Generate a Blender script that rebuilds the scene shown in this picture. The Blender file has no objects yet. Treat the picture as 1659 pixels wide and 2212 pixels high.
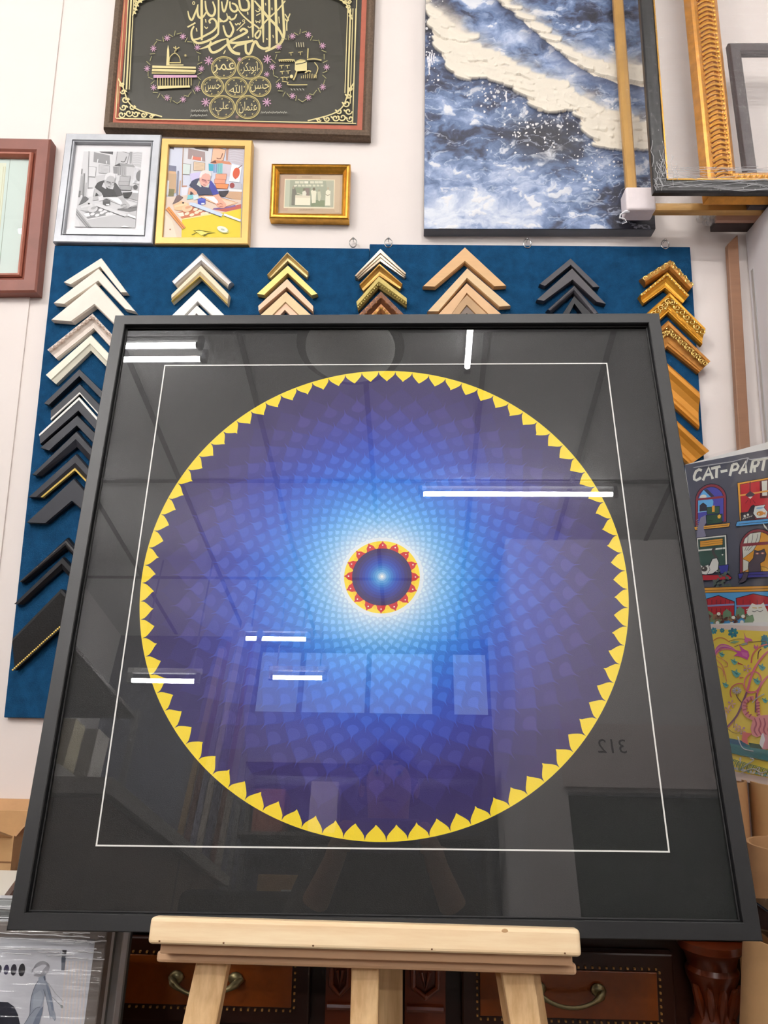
import bpy, bmesh, math, random
import numpy as np
from mathutils import Vector, Matrix, Quaternion
random.seed(7)
SC = bpy.context.scene
COL = SC.collection
# ------------------------------------------------------------------ camera model (1659 x 2212 frame)
FW, FH, FPX = 1659.0, 2212.0, 1625.0
CX, CY = FW / 2, FH / 2
CAM = Vector((0, 0, 1.35))
RX = Vector((0.99958, 0.02417, 0.0162))      # camera right in the world
RD = Vector((0.01136, 0.18845, -0.98202))    # camera down
RF = Vector((-0.02679, 0.98179, 0.18809))    # camera forward
def ray(x, y):
    return (RX * ((x - CX) / FPX) + RD * ((y - CY) / FPX) + RF).normalized()
def hit(x, y, P, n):
    d = ray(x, y)
    return CAM + d * ((P - CAM).dot(n) / d.dot(n))
NY = Vector((0, -1, 0))
def at_y(x, y, Y): return hit(x, y, Vector((0, Y, 0)), NY)
def at_x(x, y, X): return hit(x, y, Vector((X, 0, 0)), Vector((1, 0, 0)))
def at_z(x, y, Z): return hit(x, y, Vector((0, 0, Z)), Vector((0, 0, 1)))
def proj(P):
    v = P - CAM
    z = v.dot(RF)
    return CX + FPX * v.dot(RX) / z, CY + FPX * v.dot(RD) / z
YW = 1.6            # back wall surface
ZC = 3.8            # ceiling
ZCAB = 2.315        # top of the grey cabinet at the right
# pose of the big leaning frame
FO = Vector((-0.0257, 0.9465, 1.4516))
FU = Vector((0.9999, -0.0103, 0.0005)).normalized()
FN = Vector((-0.0100, -0.9781, 0.2077)).normalized()
FN = (FN - FU * FN.dot(FU)).normalized()
FV = FN.cross(FU).normalized()
if FV.z < 0: FV = -FV
def FP(u, v, w=0.0): return FO + FU * u + FV * v + FN * w
def at_f(x, y, w=0.0): return hit(x, y, FO + FN * w, FN)
# ------------------------------------------------------------------ colour and materials
def lin(c):
    r = []
    for v in c[:3]:
        v = v / 255.0
        r.append(v / 12.92 if v <= 0.04045 else ((v + 0.055) / 1.055) ** 2.4)
    return (r[0], r[1], r[2], 1.0)
def mat(name, col, rough=0.5, metal=0.0, var=None, bump=None, stretch=(1, 1, 1), spec=0.5, col2=None, coat=0.0, emit=None):
    m = bpy.data.materials.new(name); m.use_nodes = True
    nt = m.node_tree; b = nt.nodes['Principled BSDF']
    c = lin(col)
    b.inputs['Base Color'].default_value = c
    b.inputs['Roughness'].default_value = rough
    b.inputs['Metallic'].default_value = metal
    b.inputs['Specular IOR Level'].default_value = spec
    b.inputs['Coat Weight'].default_value = coat
    if emit:
        b.inputs['Emission Color'].default_value = lin(emit[0]); b.inputs['Emission Strength'].default_value = emit[1]
    if var or bump:
        tc = nt.nodes.new('ShaderNodeTexCoord'); mp = nt.nodes.new('ShaderNodeMapping')
        mp.inputs['Scale'].default_value = stretch
        nt.links.new(tc.outputs['Object'], mp.inputs['Vector'])
    if var:
        sc, amt = var
        n = nt.nodes.new('ShaderNodeTexNoise'); n.inputs['Scale'].default_value = sc; n.inputs['Detail'].default_value = 6
        n.inputs['Roughness'].default_value = 0.65
        nt.links.new(mp.outputs[0], n.inputs['Vector'])
        r = nt.nodes.new('ShaderNodeValToRGB')
        r.color_ramp.elements[0].position = 0.3; r.color_ramp.elements[1].position = 0.72
        c2 = lin(col2) if col2 else tuple(v * (1 - amt) for v in c[:3]) + (1,)
        r.color_ramp.elements[0].color = c2
        r.color_ramp.elements[1].color = tuple(min(1, v * (1 + amt * 0.5)) for v in c[:3]) + (1,)
        nt.links.new(n.outputs['Fac'], r.inputs['Fac']); nt.links.new(r.outputs['Color'], b.inputs['Base Color'])
    if bump:
        sc, st = bump
        n2 = nt.nodes.new('ShaderNodeTexNoise'); n2.inputs['Scale'].default_value = sc; n2.inputs['Detail'].default_value = 4
        nt.links.new(mp.outputs[0], n2.inputs['Vector'])
        bp = nt.nodes.new('ShaderNodeBump'); bp.inputs['Strength'].default_value = st; bp.inputs['Distance'].default_value = 0.002
        nt.links.new(n2.outputs['Fac'], bp.inputs['Height']); nt.links.new(bp.outputs['Normal'], b.inputs['Normal'])
    return m
def art_mat(name, rough=0.6, bump=None, metal=0.0, spec=0.4):
    m = bpy.data.materials.new(name); m.use_nodes = True
    nt = m.node_tree; b = nt.nodes['Principled BSDF']
    a = nt.nodes.new('ShaderNodeAttribute'); a.attribute_name = 'Col'
    nt.links.new(a.outputs['Color'], b.inputs['Base Color'])
    b.inputs['Roughness'].default_value = rough; b.inputs['Metallic'].default_value = metal
    b.inputs['Specular IOR Level'].default_value = spec
    if bump:
        tc = nt.nodes.new('ShaderNodeTexCoord')
        n = nt.nodes.new('ShaderNodeTexNoise'); n.inputs['Scale'].default_value = bump[0]; n.inputs['Detail'].default_value = 5
        nt.links.new(tc.outputs['Object'], n.inputs['Vector'])
        bp = nt.nodes.new('ShaderNodeBump'); bp.inputs['Strength'].default_value = bump[1]; bp.inputs['Distance'].default_value = 0.002
        nt.links.new(n.outputs['Fac'], bp.inputs['Height']); nt.links.new(bp.outputs['Normal'], b.inputs['Normal'])
    return m
def pane_mat(name, gain=1.0, rough=0.0, bump=None, tint=(1, 1, 1), haze=0.0):
    """thin sheet: see-through with a Fresnel mirror reflection"""
    m = bpy.data.materials.new(name); m.use_nodes = True
    nt = m.node_tree; nt.nodes.clear()
    out = nt.nodes.new('ShaderNodeOutputMaterial')
    tr = nt.nodes.new('ShaderNodeBsdfTransparent'); tr.inputs['Color'].default_value = (*tint, 1)
    gl = nt.nodes.new('ShaderNodeBsdfGlossy'); gl.inputs['Roughness'].default_value = rough
    fr = nt.nodes.new('ShaderNodeLayerWeight'); fr.inputs['Blend'].default_value = 0.5
    pw = nt.nodes.new('ShaderNodeMath'); pw.operation = 'POWER'; pw.inputs[1].default_value = 5.0
    ad = nt.nodes.new('ShaderNodeMath'); ad.operation = 'MULTIPLY_ADD'; ad.inputs[1].default_value = 0.93; ad.inputs[2].default_value = 0.045
    mu = nt.nodes.new('ShaderNodeMath'); mu.operation = 'MULTIPLY'; mu.inputs[1].default_value = gain; mu.use_clamp = True
    nt.links.new(fr.outputs['Facing'], pw.inputs[0]); nt.links.new(pw.outputs[0], ad.inputs[0])
    mx = nt.nodes.new('ShaderNodeMixShader')
    nt.links.new(ad.outputs[0], mu.inputs[0]); nt.links.new(mu.outputs[0], mx.inputs[0])
    nt.links.new(tr.outputs[0], mx.inputs[1]); nt.links.new(gl.outputs[0], mx.inputs[2])
    last = mx
    if haze > 0:
        df = nt.nodes.new('ShaderNodeBsdfDiffuse'); df.inputs['Color'].default_value = (0.9, 0.9, 0.92, 1)
        m2 = nt.nodes.new('ShaderNodeMixShader'); m2.inputs[0].default_value = haze
        nt.links.new(mx.outputs[0], m2.inputs[1]); nt.links.new(df.outputs[0], m2.inputs[2]); last = m2
    nt.links.new(last.outputs[0], out.inputs[0])
    if bump:
        tc = nt.nodes.new('ShaderNodeTexCoord'); mp = nt.nodes.new('ShaderNodeMapping'); mp.inputs['Scale'].default_value = bump[2]
        n = nt.nodes.new('ShaderNodeTexNoise'); n.inputs['Scale'].default_value = bump[0]; n.inputs['Detail'].default_value = 3
        bp = nt.nodes.new('ShaderNodeBump'); bp.inputs['Strength'].default_value = bump[1]; bp.inputs['Distance'].default_value = 0.01
        nt.links.new(tc.outputs['Object'], mp.inputs[0]); nt.links.new(mp.outputs[0], n.inputs['Vector'])
        nt.links.new(n.outputs['Fac'], bp.inputs['Height'])
        nt.links.new(bp.outputs['Normal'], gl.inputs['Normal'])
    return m
# ------------------------------------------------------------------ mesh building
class MB:
    def __init__(s): s.v = []; s.f = []; s.c = []
    def vert(s, p): s.v.append(Vector(p)); return len(s.v) - 1
    def face(s, idx, c=None): s.f.append(tuple(idx)); s.c.append(c)
    def poly(s, pts, c=None): s.face([s.vert(p) for p in pts], c)
    def hexa(s, b, t, c=None):
        """b, t: four points each, both in the same turning order; t on the outer side"""
        i = [s.vert(p) for p in b]; j = [s.vert(p) for p in t]
        s.face(i[::-1], c); s.face(j, c)
        for k in range(4):
            l = (k + 1) % 4
            s.face((i[k], i[l], j[l], j[k]), c)
    def box(s, x0, x1, y0, y1, z0, z1, c=None, F=None):
        F = F or (lambda x, y, z: Vector((x, y, z)))
        s.hexa([F(x0, y0, z0), F(x1, y0, z0), F(x1, y1, z0), F(x0, y1, z0)],
               [F(x0, y0, z1), F(x1, y0, z1), F(x1, y1, z1), F(x0, y1, z1)], c)
    def loft(s, rings, closed=True, caps=True, c=None):
        ids = [[s.vert(p) for p in r] for r in rings]
        n = len(rings[0])
        for a in range(len(ids) - 1):
            for k in range(n if closed else n - 1):
                l = (k + 1) % n
                s.face((ids[a][k], ids[a][l], ids[a + 1][l], ids[a + 1][k]), c)
        if caps and closed:
            s.face(ids[0][::-1], c); s.face(ids[-1], c)
    def tube(s, pts, r, n=8, c=None, caps=True):
        pts = [Vector(p) for p in pts]
        rr = r if isinstance(r, (list, tuple)) else [r] * len(pts)
        rings = []; ref = None
        for i, p in enumerate(pts):
            a = pts[max(0, i - 1)]; b = pts[min(len(pts) - 1, i + 1)]
            t = (b - a).normalized()
            if ref is None:
                ref = Vector((0, 0, 1)) if abs(t.z) < 0.9 else Vector((1, 0, 0))
            x = t.cross(ref).normalized(); y = x.cross(t).normalized(); ref = y
            rings.append([p + x * (rr[i] * math.cos(2 * math.pi * k / n)) + y * (rr[i] * math.sin(2 * math.pi * k / n)) for k in range(n)])
        s.loft(rings, True, caps, c)
    def lathe(s, prof, o, ax=Vector((0, 0, 1)), n=24, ang=(0, 2 * math.pi), c=None):
        ax = ax.normalized(); x = ax.orthogonal().normalized(); y = ax.cross(x)
        full = abs(ang[1] - ang[0] - 2 * math.pi) < 1e-6
        cnt = n if full else n + 1
        rings = []
        for r, h in prof:
            rings.append([o + ax * h + x * (r * math.cos(ang[0] + (ang[1] - ang[0]) * k / n)) + y * (r * math.sin(ang[0] + (ang[1] - ang[0]) * k / n)) for k in range(cnt)])
        s.loft(rings, full, full, c)
    def ball(s, o, r, n=6, c=None, axes=None):
        ex, ey, ez = axes or (Vector((1, 0, 0)), Vector((0, 1, 0)), Vector((0, 0, 1)))
        rr = r if isinstance(r, (tuple, list)) else (r, r, r)
        rings = []
        for i in range(n + 1):
            ph = math.pi * (i / n - 0.5) * 0.98
            rings.append([o + ex * (rr[0] * math.cos(ph) * math.cos(2 * math.pi * k / (2 * n))) + ey * (rr[1] * math.cos(ph) * math.sin(2 * math.pi * k / (2 * n))) + ez * (rr[2] * math.sin(ph)) for k in range(2 * n)])
        s.loft(rings, True, True, c)
    def build(s, name, material, parent=None, org=None, smooth=False, bevel=0.0, seg=2, angle=40):
        me = bpy.data.meshes.new(name)
        o0 = Vector(org) if org is not None else Vector((0, 0, 0))
        if parent is not None: o0 = Vector(parent['_org'])
        me.from_pydata([tuple(p - o0) for p in s.v], [], s.f)
        if any(c is not None for c in s.c):
            ca = me.color_attributes.new('Col', 'FLOAT_COLOR', 'CORNER')
            k = 0
            arr = np.ones((len(me.loops), 4), dtype=np.float32)
            for p, c in zip(me.polygons, s.c):
                cc = c if c is not None else (1, 1, 1, 1)
                arr[p.loop_start:p.loop_start + p.loop_total] = cc
            ca.data.foreach_set('color', arr.ravel())
        bm = bmesh.new(); bm.from_mesh(me)
        if not any(c is not None for c in s.c):
            bmesh.ops.remove_doubles(bm, verts=bm.verts, dist=1e-6)
            bmesh.ops.recalc_face_normals(bm, faces=bm.faces)
        bm.to_mesh(me); bm.free()
        me.materials.append(material)
        o = bpy.data.objects.new(name, me); COL.objects.link(o)
        if smooth:
            for p in me.polygons: p.use_smooth = True
            e = o.modifiers.new('edges', 'EDGE_SPLIT'); e.split_angle = math.radians(angle)
        if bevel > 0:
            b = o.modifiers.new('bevel', 'BEVEL'); b.width = bevel; b.segments = seg; b.limit_method = 'ANGLE'; b.angle_limit = math.radians(40)
        o['_org'] = tuple(o0)
        if parent is not None: o.parent = parent
        else: o.location = o0
        return o
def tag(o, label, cat, group=None, kind=None):
    o['label'] = label; o['category'] = cat
    if group: o['group'] = group
    if kind: o['kind'] = kind
    return o
def thing(name, label, cat, loc, group=None):
    o = bpy.data.objects.new(name, None); COL.objects.link(o)
    o.empty_display_size = 0.05
    o.location = loc; o['_org'] = tuple(loc)
    return tag(o, label, cat, group)
def struct(name, mb, m, **k):
    o = mb.build(name, m, **k); o['kind'] = 'structure'; return o
# ------------------------------------------------------------------ flat artwork (ink lying on a real sheet)
def clip_poly(poly, clip):
    """Sutherland-Hodgman in 2D, clip convex"""
    area = sum(clip[i][0] * clip[(i + 1) % len(clip)][1] - clip[(i + 1) % len(clip)][0] * clip[i][1] for i in range(len(clip)))
    sg = 1 if area > 0 else -1
    out = list(poly)
    for i in range(len(clip)):
        a, b = clip[i], clip[(i + 1) % len(clip)]
        f = lambda p: sg * ((b[0] - a[0]) * (p[1] - a[1]) - (b[1] - a[1]) * (p[0] - a[0]))
        src, out = out, []
        for k in range(len(src)):
            p, q = src[k - 1], src[k]
            fp, fq = f(p), f(q)
            if fp >= 0 > fq or fp < 0 <= fq:
                t = fp / (fp - fq); out.append((p[0] + (q[0] - p[0]) * t, p[1] + (q[1] - p[1]) * t))
            if fq >= 0: out.append(q)
        if not out: return []
    return out
class Art:
    def __init__(s, P, n, scale=1.0, off=(0, 0), step=2.5e-5, clip=None):
        s.mb = MB(); s.P = Vector(P); s.n = Vector(n).normalized(); s.k = scale; s.o = off; s.step = step; s.h = 0.0; s.clip = clip
        s.gray = False; s.xf = None; s.clip_px = None
    def setmap(s, k, o):
        s.k, s.o = k, o
        if s.clip_px: s.clip = [((x - o[0]) * k, (y - o[1]) * k) for x, y in s.clip_px]
    def pt(s, x, y):
        p = hit(s.o[0] + x / s.k, s.o[1] + y / s.k, s.P, s.n)
        return p + s.n * s.h
    def add(s, pts, col, up=True):
        if s.xf: pts = [s.xf(*p) for p in pts]
        if s.clip:
            pts = clip_poly(pts, s.clip)
            if len(pts) < 3: return
        if up: s.h += s.step
        if s.gray:
            g = 0.3 * col[0] + 0.59 * col[1] + 0.11 * col[2]; col = (g, g, g * 1.01)
        ps = [s.pt(*p) for p in pts]
        nn = Vector((0, 0, 0))
        for i in range(len(ps)):
            nn += (ps[i] - ps[0]).cross(ps[(i + 1) % len(ps)] - ps[0])
        if nn.dot(s.n) < 0: ps.reverse()
        s.mb.poly(ps, lin(col))
    def stroke(s, pts, w, col, taper=0.0, close=False):
        pts = [Vector((p[0], p[1])) for p in pts]
        if close: pts = pts + [pts[0]]
        L = []; R = []; n = len(pts)
        for i, p in enumerate(pts):
            a = pts[i - 1] if i > 0 else (pts[-2] if close else pts[0]); b = pts[i + 1] if i < n - 1 else (pts[1] if close else pts[-1])
            t1 = (p - a); t2 = (b - p)
            t = (t1.normalized() if t1.length > 1e-9 else Vector((0, 0))) + (t2.normalized() if t2.length > 1e-9 else Vector((0, 0)))
            if t.length < 1e-6: t = t1
            t.normalize()
            q = Vector((-t.y, t.x))
            ww = w * 0.5
            if taper:
                e = min(i, n - 1 - i) / max(1, (n - 1) / 2); ww *= (1 - taper) + taper * min(1, e * 1.6)
            L.append(p + q * ww); R.append(p - q * ww)
        s.h += s.step
        for i in range(n - 1):
            s.add([L[i], L[i + 1], R[i + 1], R[i]], col, up=False)
    def curve(s, pts, w, col, taper=0.0, sub=4):
        s.stroke(smooth_line(pts, sub), w, col, taper)
    def ell(s, x, y, rx, ry, col, rot=0.0, n=20):
        cr, sr = math.cos(math.radians(rot)), math.sin(math.radians(rot))
        s.add([(x + rx * math.cos(a) * cr - ry * math.sin(a) * sr, y + rx * math.cos(a) * sr + ry * math.sin(a) * cr) for a in [2 * math.pi * k / n for k in range(n)]], col)
    def ring(s, x, y, rx, ry, w, col, n=28, rot=0.0):
        cr, sr = math.cos(math.radians(rot)), math.sin(math.radians(rot))
        pts = [(x + rx * math.cos(a) * cr - ry * math.sin(a) * sr, y + rx * math.cos(a) * sr + ry * math.sin(a) * cr) for a in [2 * math.pi * k / n for k in range(n)]]
        s.stroke(pts, w, col, close=True)
    def line_poly(s, pts, col, edge, w):
        s.add(pts, col); s.stroke(pts, w, edge, close=True)
    def text(s, body, x, y, h, col, xs=1.0, rot=0.0):
        """lettering of height h (crop px), centred at x, y"""
        polys = text_polys(body)
        if not polys: return
        xs_ = [p[0] for q in polys for p in q]; ys_ = [p[1] for q in polys for p in q]
        x0, x1, y0, y1 = min(xs_), max(xs_), min(ys_), max(ys_)
        k = h / (y1 - y0); cr, sr = math.cos(rot), math.sin(rot)
        s.h += s.step
        for q in polys:
            pp = []
            for a, b in q:
                dx = (a - (x0 + x1) / 2) * k * xs; dy = -(b - (y0 + y1) / 2) * k
                pp.append((x + dx * cr - dy * sr, y + dx * sr + dy * cr))
            s.add(pp, col, up=False)
    def build(s, name, material, parent): return s.mb.build(name, material, parent)
def smooth_line(pts, sub=4):
    pts = [Vector((p[0], p[1])) for p in pts]
    out = []
    for i in range(len(pts) - 1):
        p0 = pts[max(0, i - 1)]; p1 = pts[i]; p2 = pts[i + 1]; p3 = pts[min(len(pts) - 1, i + 2)]
        for k in range(sub):
            t = k / sub
            out.append(0.5 * ((2 * p1) + (p2 - p0) * t + (2 * p0 - 5 * p1 + 4 * p2 - p3) * t * t + (3 * p1 - p0 - 3 * p2 + p3) * t ** 3))
    out.append(pts[-1])
    return out
_tc = {}
def text_polys(body, res=2):
    if body in _tc: return _tc[body]
    c = bpy.data.curves.new('lettering', 'FONT'); c.body = body; c.resolution_u = res
    o = bpy.data.objects.new('lettering', c); COL.objects.link(o)
    bpy.context.view_layer.update()
    me = o.to_mesh()
    r = [[(me.vertices[i].co.x, me.vertices[i].co.y) for i in p.vertices] for p in me.polygons]
    o.to_mesh_clear()
    bpy.data.objects.remove(o); bpy.data.curves.remove(c)
    _tc[body] = r
    return r
# ------------------------------------------------------------------ frames
def frame_mb(cor, n, prof, mb=None):
    """cor: TL,TR,BR,BL on the front plane; prof: (inset, height above the front plane) closed loop"""
    mb = mb or MB()
    TL, TR, BR, BL = cor
    ex0 = (TR - TL).normalized(); ex1 = (BR - BL).normalized(); ey0 = (TL - BL).normalized(); ey1 = (TR - BR).normalized()
    dirs = [ex0 - ey0, -ex0 - ey1, -ex1 + ey1, ex1 + ey0]
    rings = []
    for p, d in zip(cor, dirs):
        rings.append([p + d * a + n * h for a, h in prof])
    m = len(prof); ids = [[mb.vert(p) for p in r] for r in rings]
    for a in range(4):
        b = (a + 1) % 4
        for k in range(m):
            l = (k + 1) % m
            mb.face((ids[a][k], ids[a][l], ids[b][l], ids[b][k]))
    return mb
def inset(cor, w, n=None, h=0.0):
    TL, TR, BR, BL = cor
    ex0 = (TR - TL).normalized(); ex1 = (BR - BL).normalized(); ey0 = (TL - BL).normalized(); ey1 = (TR - BR).normalized()
    dirs = [ex0 - ey0, -ex0 - ey1, -ex1 + ey1, ex1 + ey0]
    return [p + d * w + (n * h if n is not None else Vector((0, 0, 0))) for p, d in zip(cor, dirs)]
def slab(mb, q, n, t, c=None):
    """sheet of thickness t behind the quad q (TL,TR,BR,BL)"""
    mb.hexa([p - n * t for p in q], list(q), c)
def quadpx(P, n, pts, k=1.0, o=(0, 0)): return [hit(o[0] + x / k, o[1] + y / k, P, n) for x, y in pts]
def base_of(pts):
    c = sum(pts, Vector((0, 0, 0))) / len(pts)
    return Vector((c.x, c.y, min(p.z for p in pts)))
# ------------------------------------------------------------------ shared materials
M_ART = art_mat('printed_paper', 0.55)
M_SATIN = art_mat('metallic_thread', 0.42)
M_GLASS = pane_mat('picture_glass', 1.8)
M_GLASS_S = pane_mat('small_picture_glass', 0.7)
M_FILM = pane_mat('stretch_film', 0.8, 0.12, (14, 0.9, (0.4, 1, 6)), haze=0.01)
M_SLEEVE = pane_mat('clear_sleeve', 1.3, 0.06, (5, 0.5, (1, 1, 1)))
M_BLACK = mat('satin_black_paint', (15, 15, 16), 0.46, spec=0.65, var=(60, 0.15), bump=(400, 0.05))
M_GOLD = mat('gold_leaf', (226, 170, 70), 0.32, 0.75, var=(40, 0.35))
M_WHITECARD = mat('white_card', (240, 238, 234), 0.7)
M_STEEL = mat('nickel', (200, 200, 198), 0.25, 1.0)
M_KRAFT = mat('kraft_card', (214, 170, 118), 0.75, var=(9, 0.15), bump=(90, 0.15))
M_KRAFT2 = mat('kraft_card_dark', (198, 152, 106), 0.75, var=(9, 0.18), bump=(90, 0.15))
# ================================================================== the room
M_WALL = mat('white_wall_paint', (240, 230, 224), 0.7, var=(2.2, 0.03), bump=(55, 0.12))
M_WALL2 = mat('white_wall_side', (226, 222, 222), 0.7, var=(2.0, 0.04))
M_FLOOR = mat('grey_floor_tile', (126, 119, 112), 0.45, var=(3, 0.15))
M_CEIL = mat('ceiling_tile', (198, 198, 199), 0.8, var=(14, 0.05), bump=(160, 0.3))
M_GRID = mat('ceiling_grid_grey', (84, 84, 86), 0.6)
XL, XR, YB = -2.6, 2.6, -4.2
m = MB(); m.box(XL, XR, YW, YW + 0.12, 0, ZC); struct('wall_back', m, M_WALL)
m = MB(); m.box(XL, -0.872, YW - 0.004, YW, 0, ZC); struct('trim_1', m, M_WALL)
m = MB(); m.box(XL, XR, YB, YW + 0.12, -0.1, 0); struct('floor', m, M_FLOOR)
m = MB(); m.box(XL, XR, YB, YW + 0.12, ZC, ZC + 0.1); struct('ceiling', m, M_CEIL)
m = MB(); m.box(XL - 0.12, XL, YB, YW + 0.12, 0, ZC); struct('wall_left', m, M_WALL2)
m = MB(); m.box(XR, XR + 0.12, YB, YW + 0.12, 0, ZC); struct('wall_right', m, M_WALL2)
# grid of the suspended ceiling: pitch 0.6 x 1.2
m = MB()
for x in (-2.09, -1.48, -0.87, -0.26, 0.35, 0.96, 1.57, 2.18): m.box(x - 0.014, x + 0.014, YB + 0.05, YW - 0.01, ZC - 0.008, ZC)
for y in (0.44, -0.72, -1.94, -3.16): m.box(XL + 0.01, XR - 0.01, y - 0.014, y + 0.014, ZC - 0.009, ZC - 0.001)
struct('trim_2', m, M_GRID)
# front wall (behind the photographer): windows high up at the left, a lintel over a dark door at the right
YD = -2.6
m = MB()
m.box(XL, 0.62, YB - 0.12, YB, 0, 3.12); m.box(XL, 0.62, YB - 0.12, YB, 3.72, ZC)
m.box(XL, -1.36, YB - 0.12, YB, 3.12, 3.72); m.box(0.16, 0.30, YB - 0.12, YB, 3.12, 3.72)
struct('wall_front', m, mat('dim_blue_wall', (92, 96, 112), 0.8, var=(2, 0.2)))
m = MB(); m.box(0.62, XR, YD - 0.12, YD, 2.12, ZC); m.box(0.62, 0.86, YD - 0.12, YD, 0, 2.12); m.box(2.05, XR, YD - 0.12, YD, 0, 2.12)
m.box(0.62, 0.74, YB, YD - 0.12, 0, ZC)
struct('wall_front_right', m, M_WALL2)
for i, (x0, x1) in enumerate([(-1.36, 0.16), (0.30, 0.62)]):
    m = MB(); m.box(x0, x1, YB - 0.11, YB - 0.10, 3.12, 3.72); w = struct('window_%d' % (i + 1), m, pane_mat('window_glass_%d' % i, 1.0))
    f = MB()
    xs = [x0, x1] + ([-0.97, -0.40] if i == 0 else [])
    for x in xs: f.box(x - 0.02, x + 0.02, YB - 0.09, YB - 0.04, 3.12, 3.72)
    for z in (3.13, 3.71): f.box(x0, x1, YB - 0.09, YB - 0.04, z - 0.015, z + 0.015)
    f.build('window_frame', M_GRID, w)
m = MB(); m.box(0.87, 2.04, YD - 0.09, YD - 0.04, 0.01, 2.11)
d = struct('door_1', m, mat('dark_green_door', (22, 52, 36), 0.6, var=(3, 0.3)))
m = MB(); m.box(0.95, 0.98, YD - 0.04, YD - 0.01, 0.95, 1.1); m.build('door_handle', M_STEEL, d)
m = MB(); m.box(0.84, 2.10, YD, YD + 0.03, 2.14, 2.50); struct('trim_3', m, mat('lintel_panel', (224, 212, 210), 0.6))
# unit number on the lintel
mm = MB()
polys = text_polys('312')
for q in polys: mm.poly([Vector((1.22 - p[0] * 0.115, YD + 0.033, 2.33 + p[1] * 0.115)) for p in q])
t = mm.build('unit_number', mat('black_lettering', (20, 20, 22), 0.5), None, org=(1.13, YD + 0.033, 2.33))
tag(t, 'black unit number 312 on the pale lintel over the dark green door', 'sign')
# ------------------------------------------------------------------ lights
def tube_mat(k):
    m_ = mat('lit_fluorescent_tube', (255, 255, 255), 0.4, emit=((255, 252, 248), k)); return m_
TUBES = {'near': tube_mat(112.0), 'side': tube_mat(60.0), 'mid': tube_mat(270.0), 'rear': tube_mat(420.0)}
M_BATTEN = mat('white_lamp_batten', (225, 226, 228), 0.45)
M_CAP = mat('grey_tube_end', (120, 122, 126), 0.4)
def tube_lamp(a, b, label, double=False, power='near', group='fluorescent tube lights on the ceiling'):
    a = Vector(a); b = Vector(b); c = (a + b) / 2
    t = thing('fluorescent_light', label, 'ceiling light', (c.x, c.y, ZC), group)
    ax = (b - a).normalized(); sd = Vector((0, 0, 1)).cross(ax)
    F = lambda x, y, z: c + ax * x + sd * y + Vector((0, 0, z))
    L = (b - a).length / 2
    wd = 0.03 if double else 0.012
    mb = MB(); mb.box(-L - 0.02, L + 0.02, -wd, wd, 0.052, max(0.07, min(0.085, ZC - c.z - 0.0095)), F=F); mb.build('batten', M_BATTEN, t)
    if ZC - c.z > 0.2:
        for x in (-L * 0.8, L * 0.8): mb = MB(); mb.tube([F(x, 0, 0.07), F(x, 0, ZC - c.z - 0.0095)], 0.006, 6); mb.build('hanging_rod', M_CAP, t)
    for s in ((-0.045, 0.045) if double else (0.0,)):
        mb = MB(); mb.tube([F(-L + 0.02, s, 0), F(L - 0.02, s, 0)], 0.0145, 12); mb.build('tube', TUBES[power], t, smooth=True)
        for e in (-1, 1):
            mb = MB(); mb.tube([F(e * (L - 0.02), s, 0), F(e * L, s, 0)], 0.016, 10)
            mb.box(e * L - 0.012, e * L + 0.012, s - 0.016, s + 0.016, -0.018, 0.053, F=F); mb.build('lamp_holder', M_CAP, t)
    return t
tube_lamp((0.03, -1.96, 3.715), (1.22, -1.96, 3.715), 'single fluorescent tube crossing the ceiling in front of the green door', power='mid')
tube_lamp((0.26, 0.30, 3.715), (0.26, -0.91, 3.715), 'single fluorescent tube running towards the picture wall, right of the round lamp')
tube_lamp((-2.25, -0.78, 3.715), (-1.05, -0.78, 3.715), 'double fluorescent tube light near the left wall', True)
tube_lamp((-1.20, -3.0, 3.22), (-0.74, -3.0, 3.22), 'short hanging tube light nearer the easel, before the high windows', power='rear')
tube_lamp((-1.06, -3.4, 3.10), (-0.66, -3.4, 3.10), 'short hanging tube light closest to the high windows', power='rear')
tube_lamp((-1.90, -2.9, 2.86), (-1.44, -2.9, 2.86), 'short hanging tube light in front of the left storage rack', power='rear')
tube_lamp((-2.56, -1.55, 3.715), (-1.94, -1.55, 3.715), 'added double fill tube light over the gap between counter and left wall', True, power='mid')  # added lamp to brighten the left-facing posters and cabinet, outside the glass reflection
tube_lamp((1.05, 0.0, 3.715), (2.25, 0.0, 3.715), 'added fill tube light close to the picture wall, right of the easel', power='side')  # extra lamp added to even out the wall light, unseen in the glass
t = thing('round_ceiling_lamp', 'unlit round grey ceiling lamp above the easel', 'ceiling light', (-0.32, -0.80, ZC))
c0 = Vector((-0.32, -0.80, 0))
m = MB(); m.lathe([(0.0, ZC - 0.0095), (0.255, ZC - 0.0095), (0.268, ZC - 0.03), (0.23, ZC - 0.04)], c0, n=40); m.build('base_plate', mat('dark_lamp_base', (64, 62, 58), 0.6), t, smooth=True)
m = MB(); m.lathe([(0.222, ZC - 0.035), (0.22, ZC - 0.06), (0.19, ZC - 0.085), (0.1, ZC - 0.1), (0.0, ZC - 0.103)], c0, n=40); m.build('lamp_shade', mat('frosted_shade', (238, 238, 236), 0.5), t, smooth=True)
W = bpy.data.worlds.new('World'); SC.world = W; W.use_nodes = True
bgn = W.node_tree.nodes['Background']; bgn.inputs[0].default_value = (0.55, 0.72, 1.0, 1); bgn.inputs[1].default_value = 2.8
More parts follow.
